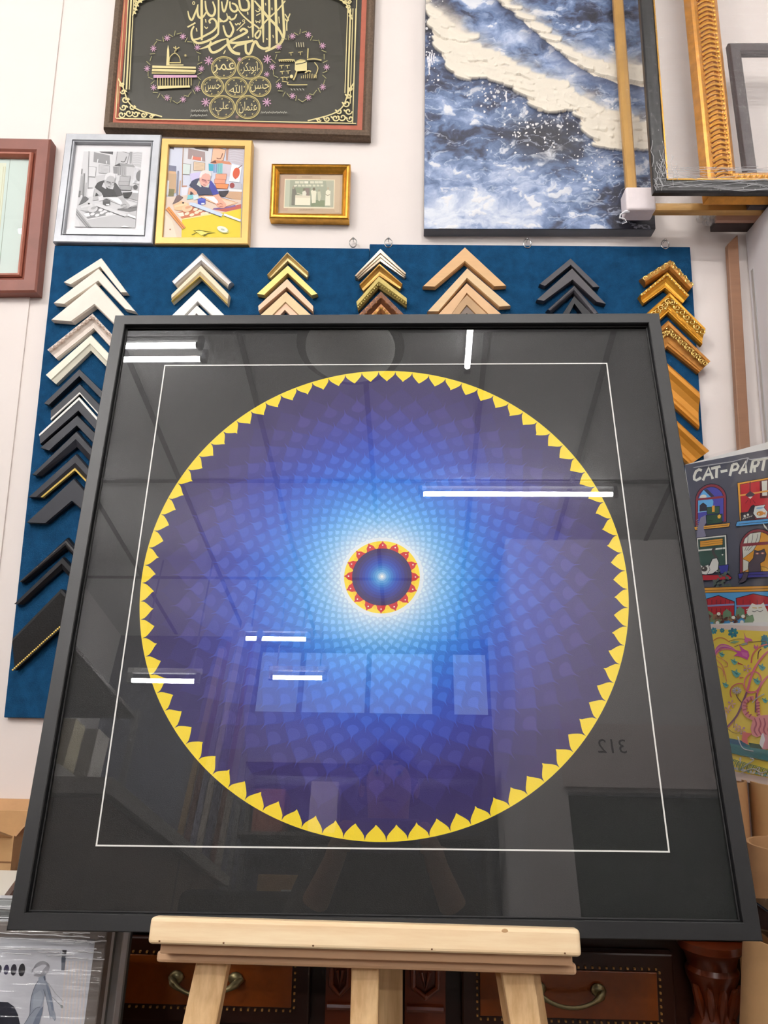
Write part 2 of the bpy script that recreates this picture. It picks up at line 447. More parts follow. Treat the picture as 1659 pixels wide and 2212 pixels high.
# ================================================================== furniture behind the photographer (seen in the glass)
M_SHELF = mat('dark_shelf_board', (70, 66, 66), 0.6)
def shelf_unit(name, label, x0, x1, y0, y1, zs, group=None):
    t = thing(name, label, 'shelf', ((x0 + x1) / 2, (y0 + y1) / 2, 0), group)
    for z in zs: m = MB(); m.box(x0, x1, y0, y1, z - 0.012, z + 0.012); m.build('shelf_board', M_SHELF, t)
    for x in (x0, x1):
        for y in (y0, y1):
            m = MB(); m.box(x - 0.018, x + 0.018, y - 0.018, y + 0.018, 0, zs[-1] + 0.05); m.build('upright', M_GRID, t)
    return t
shelf_unit('storage_rack', 'tall dark storage rack along the front wall under the windows', -1.25, 0.5, -4.1, -3.75, [0.3, 0.9, 1.5, 2.1, 2.6])
shelf_unit('storage_rack', 'tall storage rack along the left wall with pale file boxes', -2.5, -1.95, -3.3, -1.4, [0.3, 0.9, 1.5, 2.1, 2.75])
pal = {'taupe': (150, 140, 130), 'pale grey': (190, 186, 180), 'brick red': (120, 60, 50), 'slate blue': (90, 110, 130), 'cream': (200, 190, 160), 'lilac grey': (170, 160, 175)}
pm = {k: mat('box_card_' + k.replace(' ', '_'), c, 0.7) for k, c in pal.items()}
for k, x, w, h, z in (('brick red', -1.15, 0.22, 0.3, 2.112), ('lilac grey', -0.75, 0.2, 0.36, 2.112), ('slate blue', -0.3, 0.24, 0.22, 2.112), ('taupe', -1.0, 0.26, 0.3, 1.512), ('cream', -0.5, 0.22, 0.38, 1.512), ('pale grey', -0.05, 0.2, 0.26, 1.512)):
    m = MB(); m.box(x, x + w, -4.05, -3.8, z, z + h)
    tag(m.build('storage_box', pm[k], None, org=(x + w / 2, -3.92, z), bevel=0.004), k + ' storage box on the dark rack under the high windows', 'box', 'storage boxes on the rack under the windows')
for k, y, w, h, z in (('pale grey', -3.1, 0.2, 0.42, 2.112), ('cream', -2.7, 0.16, 0.36, 2.112), ('lilac grey', -2.25, 0.2, 0.45, 2.112), ('taupe', -1.8, 0.18, 0.34, 2.112)):
    m = MB(); m.box(-2.42, -2.02, y, y + w, z, z + h)
    tag(m.build('file_box', pm[k], None, org=(-2.2, y + w / 2, z), bevel=0.004), k + ' file box on the storage rack along the left wall', 'box', 'file boxes on the left rack')
# high counter at the left
t = thing('counter', 'tall brown panelled counter with a pale edged top at the left', 'counter', (-1.1, -0.85, 0))
m = MB(); m.box(-1.45, -0.77, -1.5, -0.15, 0, 1.44)
m.build('body', mat('brown_grey_panel', (128, 108, 96), 0.6, var=(4, 0.1)), t)
m = MB(); m.box(-0.772, -0.766, -0.9, -0.892, 0, 1.43); m.build('seam', M_GRID, t)
m = MB(); m.box(-1.48, -0.74, -1.54, -0.11, 1.44, 1.48); m.build('counter_top', mat('pale_counter_top', (186, 184, 180), 0.4), t)
m = MB(); m.box(-1.18, -1.0, -0.55, -0.35, 1.48, 1.58); o = m.build('small_carton', M_WHITECARD, None, org=(-1.09, -0.45, 1.48), bevel=0.003)
tag(o, 'small white carton on the tall counter', 'box')
# mouldings leaning in a bundle
cols = [(180, 150, 110), (120, 70, 60), (150, 150, 175), (200, 190, 180), (110, 110, 135), (140, 90, 70), (170, 160, 150)]
for i, c in enumerate(cols):
    a = Vector((-1.12 + i * 0.035, -1.72 - 0.02 * (i % 3), 0.0)); b = Vector((-1.10 + i * 0.035, -2.15 - 0.02 * (i % 2), 2.75 + 0.06 * (i % 4)))
    ax = (b - a); L = ax.length; ax.normalize(); s = ax.cross(Vector((0, 1, 0))).normalized(); u = s.cross(ax)
    m = MB(); F = lambda x, y, z: a + ax * z + s * x + u * y
    m.box(-0.014, 0.014, -0.012, 0.012, 0.0, L, F=F)
    o = m.build('moulding_length', mat('moulding_%d' % i, c, 0.35), None, org=tuple(a))
    tag(o, 'long %s frame moulding, %s in the bundle leaning behind the counter' % (['tan', 'dark red', 'silver blue', 'pale', 'slate', 'brown', 'greige'][i], ['first', 'second', 'third', 'fourth', 'fifth', 'sixth', 'seventh'][i]), 'moulding', 'mouldings leaning in a bundle')
# office chair and the carton beside it
t = thing('office_chair', 'black padded office chair beside the tall counter', 'chair', (-0.48, -0.62, 0))
MB_ = mat('black_fabric', (24, 25, 27), 0.85)
m = MB(); m.box(-0.66, -0.30, -0.62, -0.56, 0.72, 1.30); m.build('backrest', MB_, t, bevel=0.03, seg=4)
m = MB(); m.box(-0.69, -0.27, -1.05, -0.62, 0.46, 0.55); m.build('seat', MB_, t, bevel=0.03, seg=4)
m = MB(); m.box(-0.51, -0.45, -0.62, -0.58, 0.5, 0.8); m.build('back_support', M_GRID, t)
m = MB(); m.tube([(-0.48, -0.82, 0.07), (-0.48, -0.82, 0.47)], 0.03, 10); m.build('post', M_GRID, t)
for k in range(5):
    a = 2 * math.pi * k / 5
    m = MB(); m.tube([(-0.48, -0.82, 0.09), (-0.48 + 0.22 * math.cos(a), -0.82 + 0.22 * math.sin(a), 0.05)], 0.018, 6)
    m.ball(Vector((-0.48 + 0.22 * math.cos(a), -0.82 + 0.22 * math.sin(a), 0.027)), 0.027, 5); m.build('leg', M_GRID, t)
t = thing('packing_table', 'dark packing table behind the office chair', 'table', (-0.35, -1.35, 0))
m = MB(); m.box(-0.68, 0.05, -1.6, -1.12, 1.16, 1.2); m.build('table_top', M_SHELF, t)
for x in (-0.65, 0.02):
    for y in (-1.57, -1.15): m = MB(); m.box(x - 0.02, x + 0.02, y - 0.02, y + 0.02, 0, 1.16); m.build('leg', M_SHELF, t)
t = thing('parcel', 'brown parcel with a white address label on the packing table', 'box', (-0.4, -1.3, 1.2))
m = MB(); m.box(-0.56, -0.28, -1.42, -1.2, 1.2, 1.44); m.build('carton', M_KRAFT, t, bevel=0.004)
m = MB(); m.box(-0.47, -0.37, -1.2, -1.198, 1.28, 1.39); m.build('label', M_WHITECARD, t)
# ================================================================== pictures on the wall
def picture(name, label, cat, pxq, H, prof, fm, k=1.0, o=(0, 0), recess=0.006, backing=True, group=None):
    P = Vector((0, YW - 0.0015 - H, 0))
    cor = quadpx(P, NY, pxq, k, o)
    t = thing(name, label, cat, base_of(cor), group)
    pr = [(0, -H)] + prof + [(prof[-1][0], -H)]
    mb = frame_mb(cor, NY, pr); mb.build('frame', fm, t)
    w = prof[-1][0]
    q = inset(cor, w - 0.003)
    if backing:
        mb = MB(); slab(mb, [p - NY * (H * 0.75) for p in q], NY, H * 0.25); mb.build('backing_board', M_KRAFT2, t)
    return t, cor, P - NY * recess, q
def glaze(t, q, dep, m=M_GLASS_S):
    mb = MB(); slab(mb, [p - NY * dep for p in q], NY, 0.002); mb.poly; mb.build('glazing', m, t)
def glaze1(t, q, n, dep, m):
    mb = MB(); mb.poly([p - n * dep for p in q][::-1]); o = mb.build('glazing', m, t); return o
# --- brown double frame at the far left
M_BRN = mat('brown_painted_wood', (136, 80, 66), 0.5, var=(12, 0.2))
M_RED = mat('red_brown_wood', (166, 96, 74), 0.5, var=(12, 0.2))
t, cor, P, q = picture('framed_picture', 'dark brown double framed picture with a pale green sheet, at the left edge', 'picture', [(-235, 292), (109, 298.5), (77.5, 630), (-280, 634)], 0.03,
    [(0, -0.004), (0.004, 0.0), (0.03, 0.0), (0.038, -0.006)], M_BRN, recess=0.012)
ic = inset(cor, 0.038)
mb = frame_mb(ic, NY, [(0, -0.02), (0, -0.001), (0.003, 0.003), (0.007, 0.003), (0.011, -0.004), (0.011, -0.02)]); mb.build('inner_frame', M_RED, t)
a = Art(P, NY)
a.add([(-230, 300), (90, 300), (70, 600), (-260, 600)], (206, 222, 214))
a.stroke([(-230, 343), (22, 344), (-2, 585)], 1.6, (150, 165, 150)); a.add([(-230, 352), (14, 352), (-6, 560), (-250, 560)], (222, 228, 206))
for x in (2, 6, -8): a.stroke([(x + 6, 360), (x - 12, 555)], 1.5, (205, 205, 170))
a.build('print', M_ART, t); glaze1(t, inset(cor, 0.047), NY, 0.009, M_GLASS_S)
# --- silver frame, black and white photo
def workshop_scene(a):
    B = a.add
    B([(230, 195), (1500, 195), (1460, 1700), (150, 1700)], (214, 218, 234))
    B([(265, 195), (1490, 205), (1485, 215), (265, 205)], (60, 45, 40))
    B([(500, 200), (960, 200), (930, 640), (490, 640)], (222, 222, 226))
    B([(1240, 210), (1490, 210), (1470, 520), (1230, 450)], (203, 196, 204))
    for i in range(6): a.stroke([(1250, 240 + i * 38), (1330, 225 + i * 40), (1470, 250 + i * 42)], 9, (222, 218, 226))
    B([(280, 200), (345, 200), (345, 250), (280, 235)], (90, 80, 85))
    B([(640, 205), (910, 215), (905, 275), (700, 240)], (104, 92, 92))
    B([(580, 230), (850, 290), (855, 450), (570, 400)], (168, 148, 146)); B([(650, 360), (790, 380), (790, 430), (640, 412)], (222, 126, 104))
    a.stroke([(650, 350), (638, 410)], 14, (250, 240, 235)); a.stroke([(795, 380), (795, 430)], 14, (250, 240, 235))
    a.line_poly([(985, 205), (1190, 255), (1150, 430), (950, 455)], (240, 192, 160), (90, 70, 66), 9)
    a.curve([(1040, 390), (1070, 400), (1110, 390), (1140, 310)], 14, (130, 84, 66))
    B([(1195, 210), (1240, 210), (1225, 430), (1192, 430)], (190, 150, 134))
    B([(930, 470), (1010, 420), (1250, 450), (1290, 490), (1170, 515)], (216, 144, 108)); B([(925, 470), (1020, 425), (1040, 470)], (110, 70, 60))
    for q, c in (([(910, 480), (990, 490), (985, 600), (915, 600)], (70, 172, 196)), ([(990, 490), (1055, 480), (1045, 625), (985, 630)], (150, 176, 214)), ([(1055, 480), (1140, 475), (1135, 642), (1050, 642)], (132, 200, 200)), ([(1140, 480), (1290, 500), (1260, 700), (1135, 650)], (214, 204, 214))): B(q, c)
    for i in range(4): a.stroke([(1005 + i * 36, 490), (1000 + i * 36, 625)], 6, (110, 140, 165))
    a.line_poly([(670, 450), (852, 470), (850, 602), (665, 590)], (228, 202, 172), (130, 110, 100), 8)
    for i in range(5): a.stroke([(690, 480 + i * 22), (830, 492 + i * 22)], 4, (190, 165, 140))
    a.line_poly([(492, 480), (620, 495), (605, 662), (488, 655)], (214, 226, 222), (120, 110, 100), 8)
    a.stroke([(497, 210), (488, 480), (476, 1010)], 13, (176, 140, 110))
    B([(268, 510), (385, 522), (380, 612), (262, 600)], (126, 128, 152)); B([(262, 600), (380, 612), (380, 660), (255, 640)], (220, 180, 140))
    B([(252, 640), (388, 650), (380, 960), (240, 960)], (200, 168, 132)); B([(268, 890), (360, 900), (340, 1012), (250, 1012)], (124, 118, 78))
    B([(230, 755), (270, 760), (256, 990), (216, 990)], (238, 242, 250)); B([(405, 600), (426, 602), (412, 1000), (384, 1000)], (128, 130, 148))
    a.stroke([(450, 760), (432, 1000)], 18, (214, 170, 130)); B([(480, 840), (560, 840), (550, 900), (478, 895)], (190, 140, 120))
    B([(600, 650), (790, 615), (760, 740), (640, 800)], (208, 200, 236)); B([(470, 868), (590, 860), (560, 1022), (468, 1020)], (230, 230, 240))
    B([(1070, 930), (1240, 920), (1215, 1010), (1150, 1030), (1095, 1015)], (54, 48, 56))
    B([(1225, 890), (1460, 905), (1458, 945), (1250, 935)], (245, 244, 246)); B([(1250, 938), (1458, 944), (1440, 1095), (1180, 1030)], (208, 168, 134))
    a.line_poly([(1030, 655), (1205, 650), (1195, 745), (1025, 735)], (244, 166, 134), (176, 96, 70), 8)
    a.line_poly([(1010, 735), (1185, 742), (1180, 812), (1005, 802)], (240, 160, 128), (176, 96, 70), 8)
    a.line_poly([(1020, 808), (1240, 820), (1215, 895), (1040, 885)], (238, 148, 92), (150, 70, 50), 8)
    B([(1290, 785), (1450, 810), (1450, 900), (1250, 890)], (200, 198, 206)); a.ell(1295, 840, 40, 45, (150, 70, 70))
    B([(1290, 490), (1455, 530), (1412, 792), (1245, 770)], (250, 248, 248)); a.ell(1362, 640, 56, 92, (208, 92, 62), 12); a.stroke([(1395, 560), (1450, 515)], 14, (120, 84, 80)); a.ell(1350, 720, 18, 18, (196, 90, 66))
    # table
    B([(210, 1030), (560, 1000), (1440, 1080), (1440, 1700), (150, 1700)], (224, 204, 188))
    B([(480, 1390), (950, 1310), (1190, 1275), (1442, 1215), (1432, 1700), (470, 1700)], (228, 206, 56))
    B([(960, 1230), (1250, 1190), (1442, 1145), (1442, 1215), (1190, 1270)], (188, 96, 84)); a.stroke([(990, 1225), (1240, 1195), (1350, 1170)], 26, (126, 96, 150))
    B([(395, 1290), (700, 1170), (950, 1290), (480, 1385)], (200, 118, 84))
    for x, y in ((640, 1320), (720, 1280), (820, 1300), (700, 1230), (560, 1300), (880, 1290), (780, 1250)): a.ell(x, y, 42, 24, (244, 226, 198), -20, 10)
    a.stroke([(470, 1395), (950, 1310)], 20, (240, 226, 150)); B([(395, 1290), (500, 1280), (520, 1340), (450, 1350)], (244, 232, 214))
    a.line_poly([(750, 1010), (1000, 1005), (1395, 1125), (1160, 1200), (880, 1085)], (240, 190, 152), (150, 90, 70), 9)
    B([(825, 1020), (1000, 1025), (1100, 1135), (1040, 1140)], (234, 238, 248)); B([(1130, 1070), (1330, 1125), (1200, 1175)], (244, 206, 184))
    # man
    B([(985, 1005), (1078, 980), (1130, 1070), (1205, 1150), (1160, 1215), (1090, 1160), (1050, 1070)], (226, 170, 146))
    a.ell(1115, 1165, 82, 44, (228, 166, 140), 10); a.stroke([(1050, 1160), (1110, 1135), (1140, 1150)], 9, (160, 90, 76)); a.stroke([(1090, 1190), (1150, 1180)], 9, (160, 90, 76))
    B([(592, 880), (645, 885), (725, 935), (745, 1015), (690, 1005), (640, 950), (600, 1000), (575, 985)], (224, 176, 152)); B([(620, 935), (655, 960), (640, 1000), (605, 1000)], (70, 50, 56))
    B([(598, 845), (640, 770), (700, 738), (760, 725), (960, 768), (1025, 860), (1082, 975), (985, 1003), (870, 990), (745, 1003), (715, 940), (650, 885)], (58, 62, 88))
    B([(925, 770), (960, 768), (1025, 860), (1082, 975), (985, 1003), (925, 870)], (66, 70, 158))
    B([(720, 828), (756, 755), (800, 865), (780, 870)], (206, 208, 200)); B([(935, 800), (912, 880), (850, 868), (880, 850)], (206, 208, 200))
    B([(765, 705), (790, 640), (860, 620), (935, 650), (945, 720), (925, 800), (890, 850), (840, 868), (790, 835), (765, 780)], (224, 172, 158))
    B([(765, 712), (775, 650), (800, 610), (870, 590), (940, 612), (960, 660), (955, 705), (920, 660), (860, 645), (815, 670), (790, 720)], (228, 224, 220))
    B([(800, 735), (880, 752), (890, 800), (840, 790), (800, 770)], (196, 130, 126)); a.stroke([(805, 742), (865, 765)], 12, (116, 74, 76)); a.stroke([(895, 765), (930, 760)], 10, (126, 84, 84))
    a.stroke([(865, 770), (872, 812)], 12, (188, 124, 120)); a.stroke([(828, 832), (868, 840)], 10, (150, 74, 74))
    # tools
    B([(735, 1062), (800, 1045), (865, 1062), (862, 1150), (800, 1165), (738, 1140)], (66, 78, 178)); B([(795, 1130), (850, 1130), (848, 1155), (795, 1155)], (236, 238, 246)); a.stroke([(745, 1080), (855, 1080)], 10, (110, 126, 214))
    B([(660, 1010), (740, 985), (755, 1060), (670, 1085)], (214, 226, 230)); B([(580, 1000), (660, 995), (660, 1060), (560, 1075)], (128, 200, 206))
    B([(325, 1150), (395, 1010), (440, 1000), (500, 1040), (430, 1100)], (116, 94, 92)); B([(335, 1160), (470, 1095), (600, 1150), (640, 1230), (430, 1255), (360, 1240)], (240, 190, 146))
    a.ell(565, 1218, 88, 58, (248, 198, 160), -12); a.ell(580, 1200, 50, 22, (216, 158, 122), -18); a.stroke([(360, 1190), (560, 1140)], 34, (250, 208, 168)); a.ell(500, 1128, 18, 14, (50, 44, 48))
    B([(600, 1120), (690, 1130), (1150, 1310), (1120, 1355), (600, 1165)], (204, 218, 242)); a.stroke([(620, 1170), (1125, 1358)], 9, (90, 96, 120)); B([(1170, 1300), (1440, 1402), (1432, 1436), (1155, 1335)], (238, 238, 244)); a.stroke([(1160, 1338), (1430, 1438)], 7, (120, 110, 70))
    B([(205, 1250), (340, 1400), (480, 1700), (150, 1700)], (226, 208, 186)); B([(200, 1300), (320, 1420), (400, 1700), (150, 1700)], (236, 220, 200))
    B([(215, 1235), (272, 1188), (540, 1525), (490, 1560)], (222, 148, 80)); a.stroke([(245, 1210), (515, 1545)], 8, (150, 84, 40)); a.stroke([(225, 1240), (490, 1560)], 8, (160, 90, 46))
    a.stroke([(640, 1650), (720, 1610), (670, 1580), (760, 1575), (1020, 1612), (900, 1625), (830, 1670)], 12, (96, 96, 40)); B([(700, 1590), (800, 1585), (900, 1620), (800, 1660)], (236, 230, 120))
    a.ell(1150, 1570, 98, 50, (190, 190, 120), 18); a.ell(1140, 1556, 90, 44, (232, 236, 220), 18); a.ell(1145, 1565, 34, 14, (190, 196, 170), 18)
    a.ell(290, 1562, 14, 12, (180, 130, 100))
M_SILV = mat('brushed_silver', (172, 174, 179), 0.45, 0.4, var=(10, 0.25))
t, cor, P, q = picture('framed_photo', 'silver framed black and white photo of a man bent over a workbench', 'picture',
    [(225, 50), (1645, 70), (1512, 1700), (24, 1676)], 0.022, [(0, -0.002), (0.002, 0.0), (0.017, 0.0), (0.018, -0.003), (0.0195, -0.003), (0.0205, 0.0), (0.0225, -0.001), (0.0235, -0.006)], M_SILV, 6.9125, (110, 280), recess=0.010)
a = Art(P, NY, 6.9125, (110, 280))
a.add([(300, 150), (1520, 170), (1390, 1600), (150, 1580)], (238, 236, 238))
a.clip = [(490, 325), (1365, 335), (1258, 1470), (358, 1460)]; a.gray = True
a.xf = lambda x, y: (565 + 0.87 * (x - 490), 735 + 0.87 * (y - 690))
workshop_scene(a); a.clip = None; a.xf = None
a.build('photo_print', M_ART, t); glaze1(t, inset(cor, 0.023), NY, 0.0085, M_GLASS_S)
M_GOLDP = mat('brushed_gold', (216, 176, 104), 0.45, 0.4, var=(10, 0.14))
t, cor, P, q = picture('framed_photo', 'gold framed colour photo of a man in a navy shirt working at a yellow bench', 'picture',
    [(145, 60), (1620, 90), (1556, 1790), (26, 1786)], 0.022, [(0, -0.002), (0.002, 0.0), (0.0165, 0.0), (0.018, -0.002)], M_GOLDP, 7.54, (330, 290), recess=0.008)
a = Art(P, NY, 7.54, (330, 290)); a.clip = [(250, 180), (1500, 190), (1450, 1700), (150, 1690)]
workshop_scene(a); a.build('photo_print', M_ART, t); glaze1(t, inset(cor, 0.0175), NY, 0.0065, M_GLASS_S)
# --- small sepia photo
t, cor, P, q = picture('framed_photo', 'small gold framed sepia photo of people in an old shop', 'picture',
    [(135, 100), (1552, 110), (1520, 1102), (94, 1076)], 0.026, [(0, -0.003), (0.002, 0.0), (0.004, -0.002), (0.008, -0.001), (0.0125, -0.006), (0.0135, -0.005), (0.018, -0.01)], M_GOLD, 8.295, (570, 340), recess=0.015)
a = Art(P, NY, 8.295, (570, 340)); B = a.add
B([(270, 280), (1410, 300), (1395, 1010), (215, 1005)], (204, 178, 148)); B([(300, 320), (600, 330), (420, 960), (240, 950)], (196, 164, 138)); B([(1000, 330), (1370, 340), (1350, 980), (1280, 980)], (212, 188, 156))
B([(375, 385), (1272, 398), (1260, 920), (355, 908)], (238, 226, 196)); B([(390, 405), (1255, 416), (1242, 895), (370, 885)], (172, 176, 152))
B([(390, 405), (470, 408), (455, 885), (372, 885)], (198, 202, 178)); B([(850, 760), (1090, 770), (1090, 885), (840, 880)], (140, 150, 118)); B([(1110, 420), (1255, 420), (1245, 890), (1180, 890)], (188, 188, 164))
for i, x in enumerate((560, 640, 725, 830, 910, 985)): B([(x, 425), (x + 72, 427), (x + 70, 470), (x, 468)], (222, 220, 196) if i != 2 else (240, 236, 216))
for x in (612, 680, 745, 800, 875, 945, 1015): B([(x, 488), (x + 52, 490), (x + 50, 525), (x, 523)], (216, 216, 190))
B([(560, 540), (840, 545), (830, 680), (560, 680)], (150, 158, 130)); B([(740, 550), (820, 555), (815, 690), (735, 690)], (146, 130, 120))
B([(510, 560), (560, 540), (590, 660), (560, 690), (555, 860), (495, 860), (500, 700)], (128, 126, 112)); a.ell(530, 545, 22, 26, (170, 160, 138)); B([(540, 500), (600, 490), (590, 520), (545, 530)], (226, 222, 200))
B([(690, 620), (740, 596), (765, 640), (755, 690), (690, 690)], (230, 226, 206)); a.ell(722, 578, 22, 24, (130, 122, 104)); a.stroke([(590, 645), (700, 675)], 10, (226, 220, 196))
B([(566, 680), (835, 690), (830, 862), (556, 858)], (240, 234, 208)); B([(566, 680), (835, 690), (834, 730), (562, 724)], (226, 216, 190))
B([(840, 600), (900, 580), (945, 620), (935, 700), (930, 820), (860, 825), (855, 690)], (236, 232, 206)); a.ell(898, 572, 24, 28, (128, 118, 98))
B([(960, 620), (1010, 610), (1030, 700), (1005, 790), (975, 780)], (206, 206, 178)); a.ell(990, 595, 18, 22, (170, 164, 138))
B([(1110, 610), (1150, 580), (1198, 610), (1188, 700), (1192, 868), (1096, 868), (1105, 700)], (240, 236, 212)); a.ell(1150, 560, 20, 26, (190, 178, 150)); a.stroke([(1105, 660), (1140, 690), (1185, 670)], 12, (170, 160, 132))
for y, x0, x1 in ((358, 680, 870), (945, 640, 900)):
    for i in range(9): xx = x0 + (x1 - x0) * i / 9; a.stroke([(xx, y), (xx + 10, y - 14), (xx + 16, y + 6)], 5, (150, 128, 104))
a.build('photo_print', M_ART, t); glaze1(t, inset(cor, 0.0175), NY, 0.012, M_GLASS_S)
# --- embroidered calligraphy
M_BRONZE = mat('speckled_bronze', (104, 84, 66), 0.62, 0.1, var=(180, 0.45), bump=(250, 0.3))
t, cor, P, q = picture('framed_calligraphy', 'large bronze framed black cloth embroidered with gold Arabic calligraphy', 'picture',
    [(270, -250), (818, -246), (800, 293), (221, 275)], 0.026, [(0, -0.008), (0.002, -0.002), (0.008, 0.0), (0.014, -0.001), (0.018, -0.005), (0.021, -0.009)], M_BRONZE, recess=0.010)
mcor = inset(cor, 0.0205)
mb = frame_mb([p - NY * 0.008 for p in mcor], NY, [(0, -0.004), (0, 0), (0.0115, 0), (0.0125, -0.002), (0.0125, -0.004)]); mb.build('mat_border', mat('terracotta_mat', (188, 106, 84), 0.8, var=(90, 0.1)), t)
a = Art(P, NY, 1.0, (0, 0), step=1.2e-5); a.n = NY
B = a.add
B([(280, -230), (800, -225), (785, 285), (235, 270)], (68, 66, 58))
G = (222, 208, 150); GD = (196, 180, 118); PK = (206, 160, 186)
a.clip_px = [(292, -230), (790, -226), (774, 274), (249, 262)]
a.setmap(5.925, (380, 0))
ST = [([(330, -300), (330, 250), (331, 515)], 32, .25), ([(375, 10), (390, 130), (430, 195), (480, 195), (502, 120), (470, 20)], 30, .4), ([(390, 150), (350, 212), (300, 225), (276, 160), (280, 60)], 28, .4),
 ([(285, 55), (245, 170), (205, 255), (172, 222), (153, 140)], 26, .6), ([(148, 348), (250, 292)], 20, 0), ([(232, 335), (200, 400), (207, 490), (260, 545), (330, 548), (430, 512), (520, 452), (545, 350), (545, -300)], 30, .3),
 ([(440, 300), (428, 265), (470, 238), (512, 272), (520, 340), (470, 402), (380, 452), (300, 492), (205, 512)], 27, .2), ([(548, 225), (600, 275), (650, 258), (676, 215), (706, 250), (752, 232), (778, 180)], 26, .3), ([(560, 275), (600, 270)], 26, 0),
 ([(585, 20), (600, 120), (622, 145), (650, 60), (672, -60)], 26, .4), ([(690, 20), (700, 110), (750, 150), (790, 115), (765, 62), (715, 40)], 28, .3), ([(790, 110), (850, 192), (950, 282), (1062, 362), (1082, 430), (1042, 492), (1014, 450), (1050, 402), (1092, 352), (1132, 292), (1202, 222), (1302, 130), (1400, 10)], 23, .3),
 ([(800, -100), (826, 100), (880, 132), (930, 110), (930, 30), (890, -20)], 32, .3), ([(975, -300), (985, 480)], 36, .5), ([(1100, -300), (1120, 545)], 36, .6), ([(1005, 10), (1090, 110), (1182, 225), (1270, 315), (1340, 415), (1375, 510)], 32, .4),
 ([(1188, -300), (1200, 560), (1172, 612), (1120, 622), (1062, 592), (1022, 530), (988, 572), (960, 662), (932, 690), (896, 660), (892, 555)], 34, .2), ([(1268, -300), (1292, 560)], 34, .2), ([(1350, -200), (1380, 300), (1382, 450), (1342, 550), (1250, 612), (1145, 662)], 36, .4),
 ([(605, 325), (640, 440), (690, 468), (730, 402), (728, 350), (688, 272)], 30, .3), ([(672, 490), (560, 522), (470, 562), (390, 602), (295, 632)], 32, .8), ([(450, 530), (428, 610), (470, 672), (560, 642), (662, 562)], 32, .3),
 ([(820, 402), (862, 370), (912, 402), (860, 442), (760, 492), (688, 540), (800, 548), (992, 520)], 32, .1), ([(660, 500), (682, 602), (740, 672), (822, 692)], 40, .2), ([(992, 525), (860, 562), (780, 582), (730, 622)], 28, .5),
 ([(1018, 130), (1045, 152), (1078, 132), (1052, 112)], 12, 0), ([(1028, 200), (1082, 172)], 14, 0), ([(1022, 262), (1030, 288), (1050, 276), (1072, 290), (1078, 256)], 12, 0), ([(758, 300), (775, 322), (795, 300), (815, 315), (828, 286)], 14, 0), ([(778, 392), (885, 288)], 13, 0), ([(378, 245), (386, 290)], 15, 0), ([(365, 340), (390, 366), (408, 346)], 13, 0), ([(262, 360), (270, 405)], 15, 0),
 ([(650, 172), (660, 215)], 14, 0), ([(918, 150), (922, 190)], 15, 0), ([(1145, 40), (1152, 72)], 14, 0), ([(1395, 180), (1440, 252), (1418, 270), (1400, 240)], 14, 0), ([(1462, 175), (1422, 285), (1420, 395)], 15, 0), ([(1318, 215), (1325, 300)], 13, 0), ([(920, 340), (945, 355), (966, 340)], 13, 0), ([(1240, 450), (1250, 485)], 13, 0), ([(1160, 490), (1170, 510)], 15, 0), ([(635, 645), (610, 695)], 15, .5), ([(925, 465), (930, 490)], 14, 0), ([(1228, 100), (1232, 132)], 14, 0)]
for pts, w, tp in ST: a.curve(pts, w, G, tp)
a.ring(228, 42, 14, 18, 10, G, 12); a.ring(868, 268, 14, 14, 9, G, 12)
# medallions, crop of scale 3.95 at (300, 60)
a.setmap(3.95, (300, 60))
MED = [(725, 342, 104, 94, '\ufeae\ufee4\ufecb'), (948, 342, 108, 98, '\ufeae\ufedc\ufe91\ufeee\ufe91\u0627'), (630, 505, 94, 84, '\ufee6\ufef4\ufeb4\ufea3'), (832, 510, 96, 86, '\ufdf2'), (1032, 505, 94, 84, '\ufee6\ufeb4\ufea3'), (712, 680, 108, 98, '\ufef2\ufee0\ufecb'), (930, 680, 104, 98, '\ufee5\u0627\ufee4\ufe9c\ufecb')]
for x, y, rx, ry, s in MED:
    a.ring(x, y, rx, ry, 9, GD); a.ring(x, y, rx - 12, ry - 11, 4, GD)
    a.text(s, x, y + 4, ry * 1.02, G, {1: 1.0, 3: 0.9, 4: 0.62, 5: 0.62, 6: 0.6}.get(len(s), 0.7) * (0.72 if '\ufea3' in s else 1))
    for k in range(7):
        an = k * 0.9 + x; a.ell(x + math.cos(an) * rx * 0.72, y + math.sin(an) * ry * 0.72, 6, 8, GD, 30, 6)
def flower(x, y, r, c):
    for k in range(8):
        an = k * math.pi / 4 + x; a.stroke([(x, y), (x + math.cos(an) * r, y + math.sin(an) * r)], r * 0.3, c, 0.3)
for x, y in ((597, 285), (1098, 272), (572, 640), (1092, 640)): flower(x, y, 38, PK)
flower(860, 275, 20, PK); flower(1092, 402, 24, PK); flower(840, 765, 18, (150, 120, 110))
for cx, cy, R in ((310, 355, 225), (1378, 345, 225)):
    for k in range(40):
        an = 2 * math.pi * k / 40; rr = R + 12 * math.sin(k * 5.1)
        x, y = cx + math.cos(an) * rr, cy + math.sin(an) * rr * 1.22 * (1.0 if math.sin(an) > 0 else 1.05)
        if k % 4 == 0: flower(x, y, 27, PK)
        else: a.stroke([(x - 22 * math.sin(an + k), y + 22 * math.cos(an + k)), (x + 22 * math.sin(an + k), y - 22 * math.cos(an + k))], 13, (168, 164, 110), 0.6)
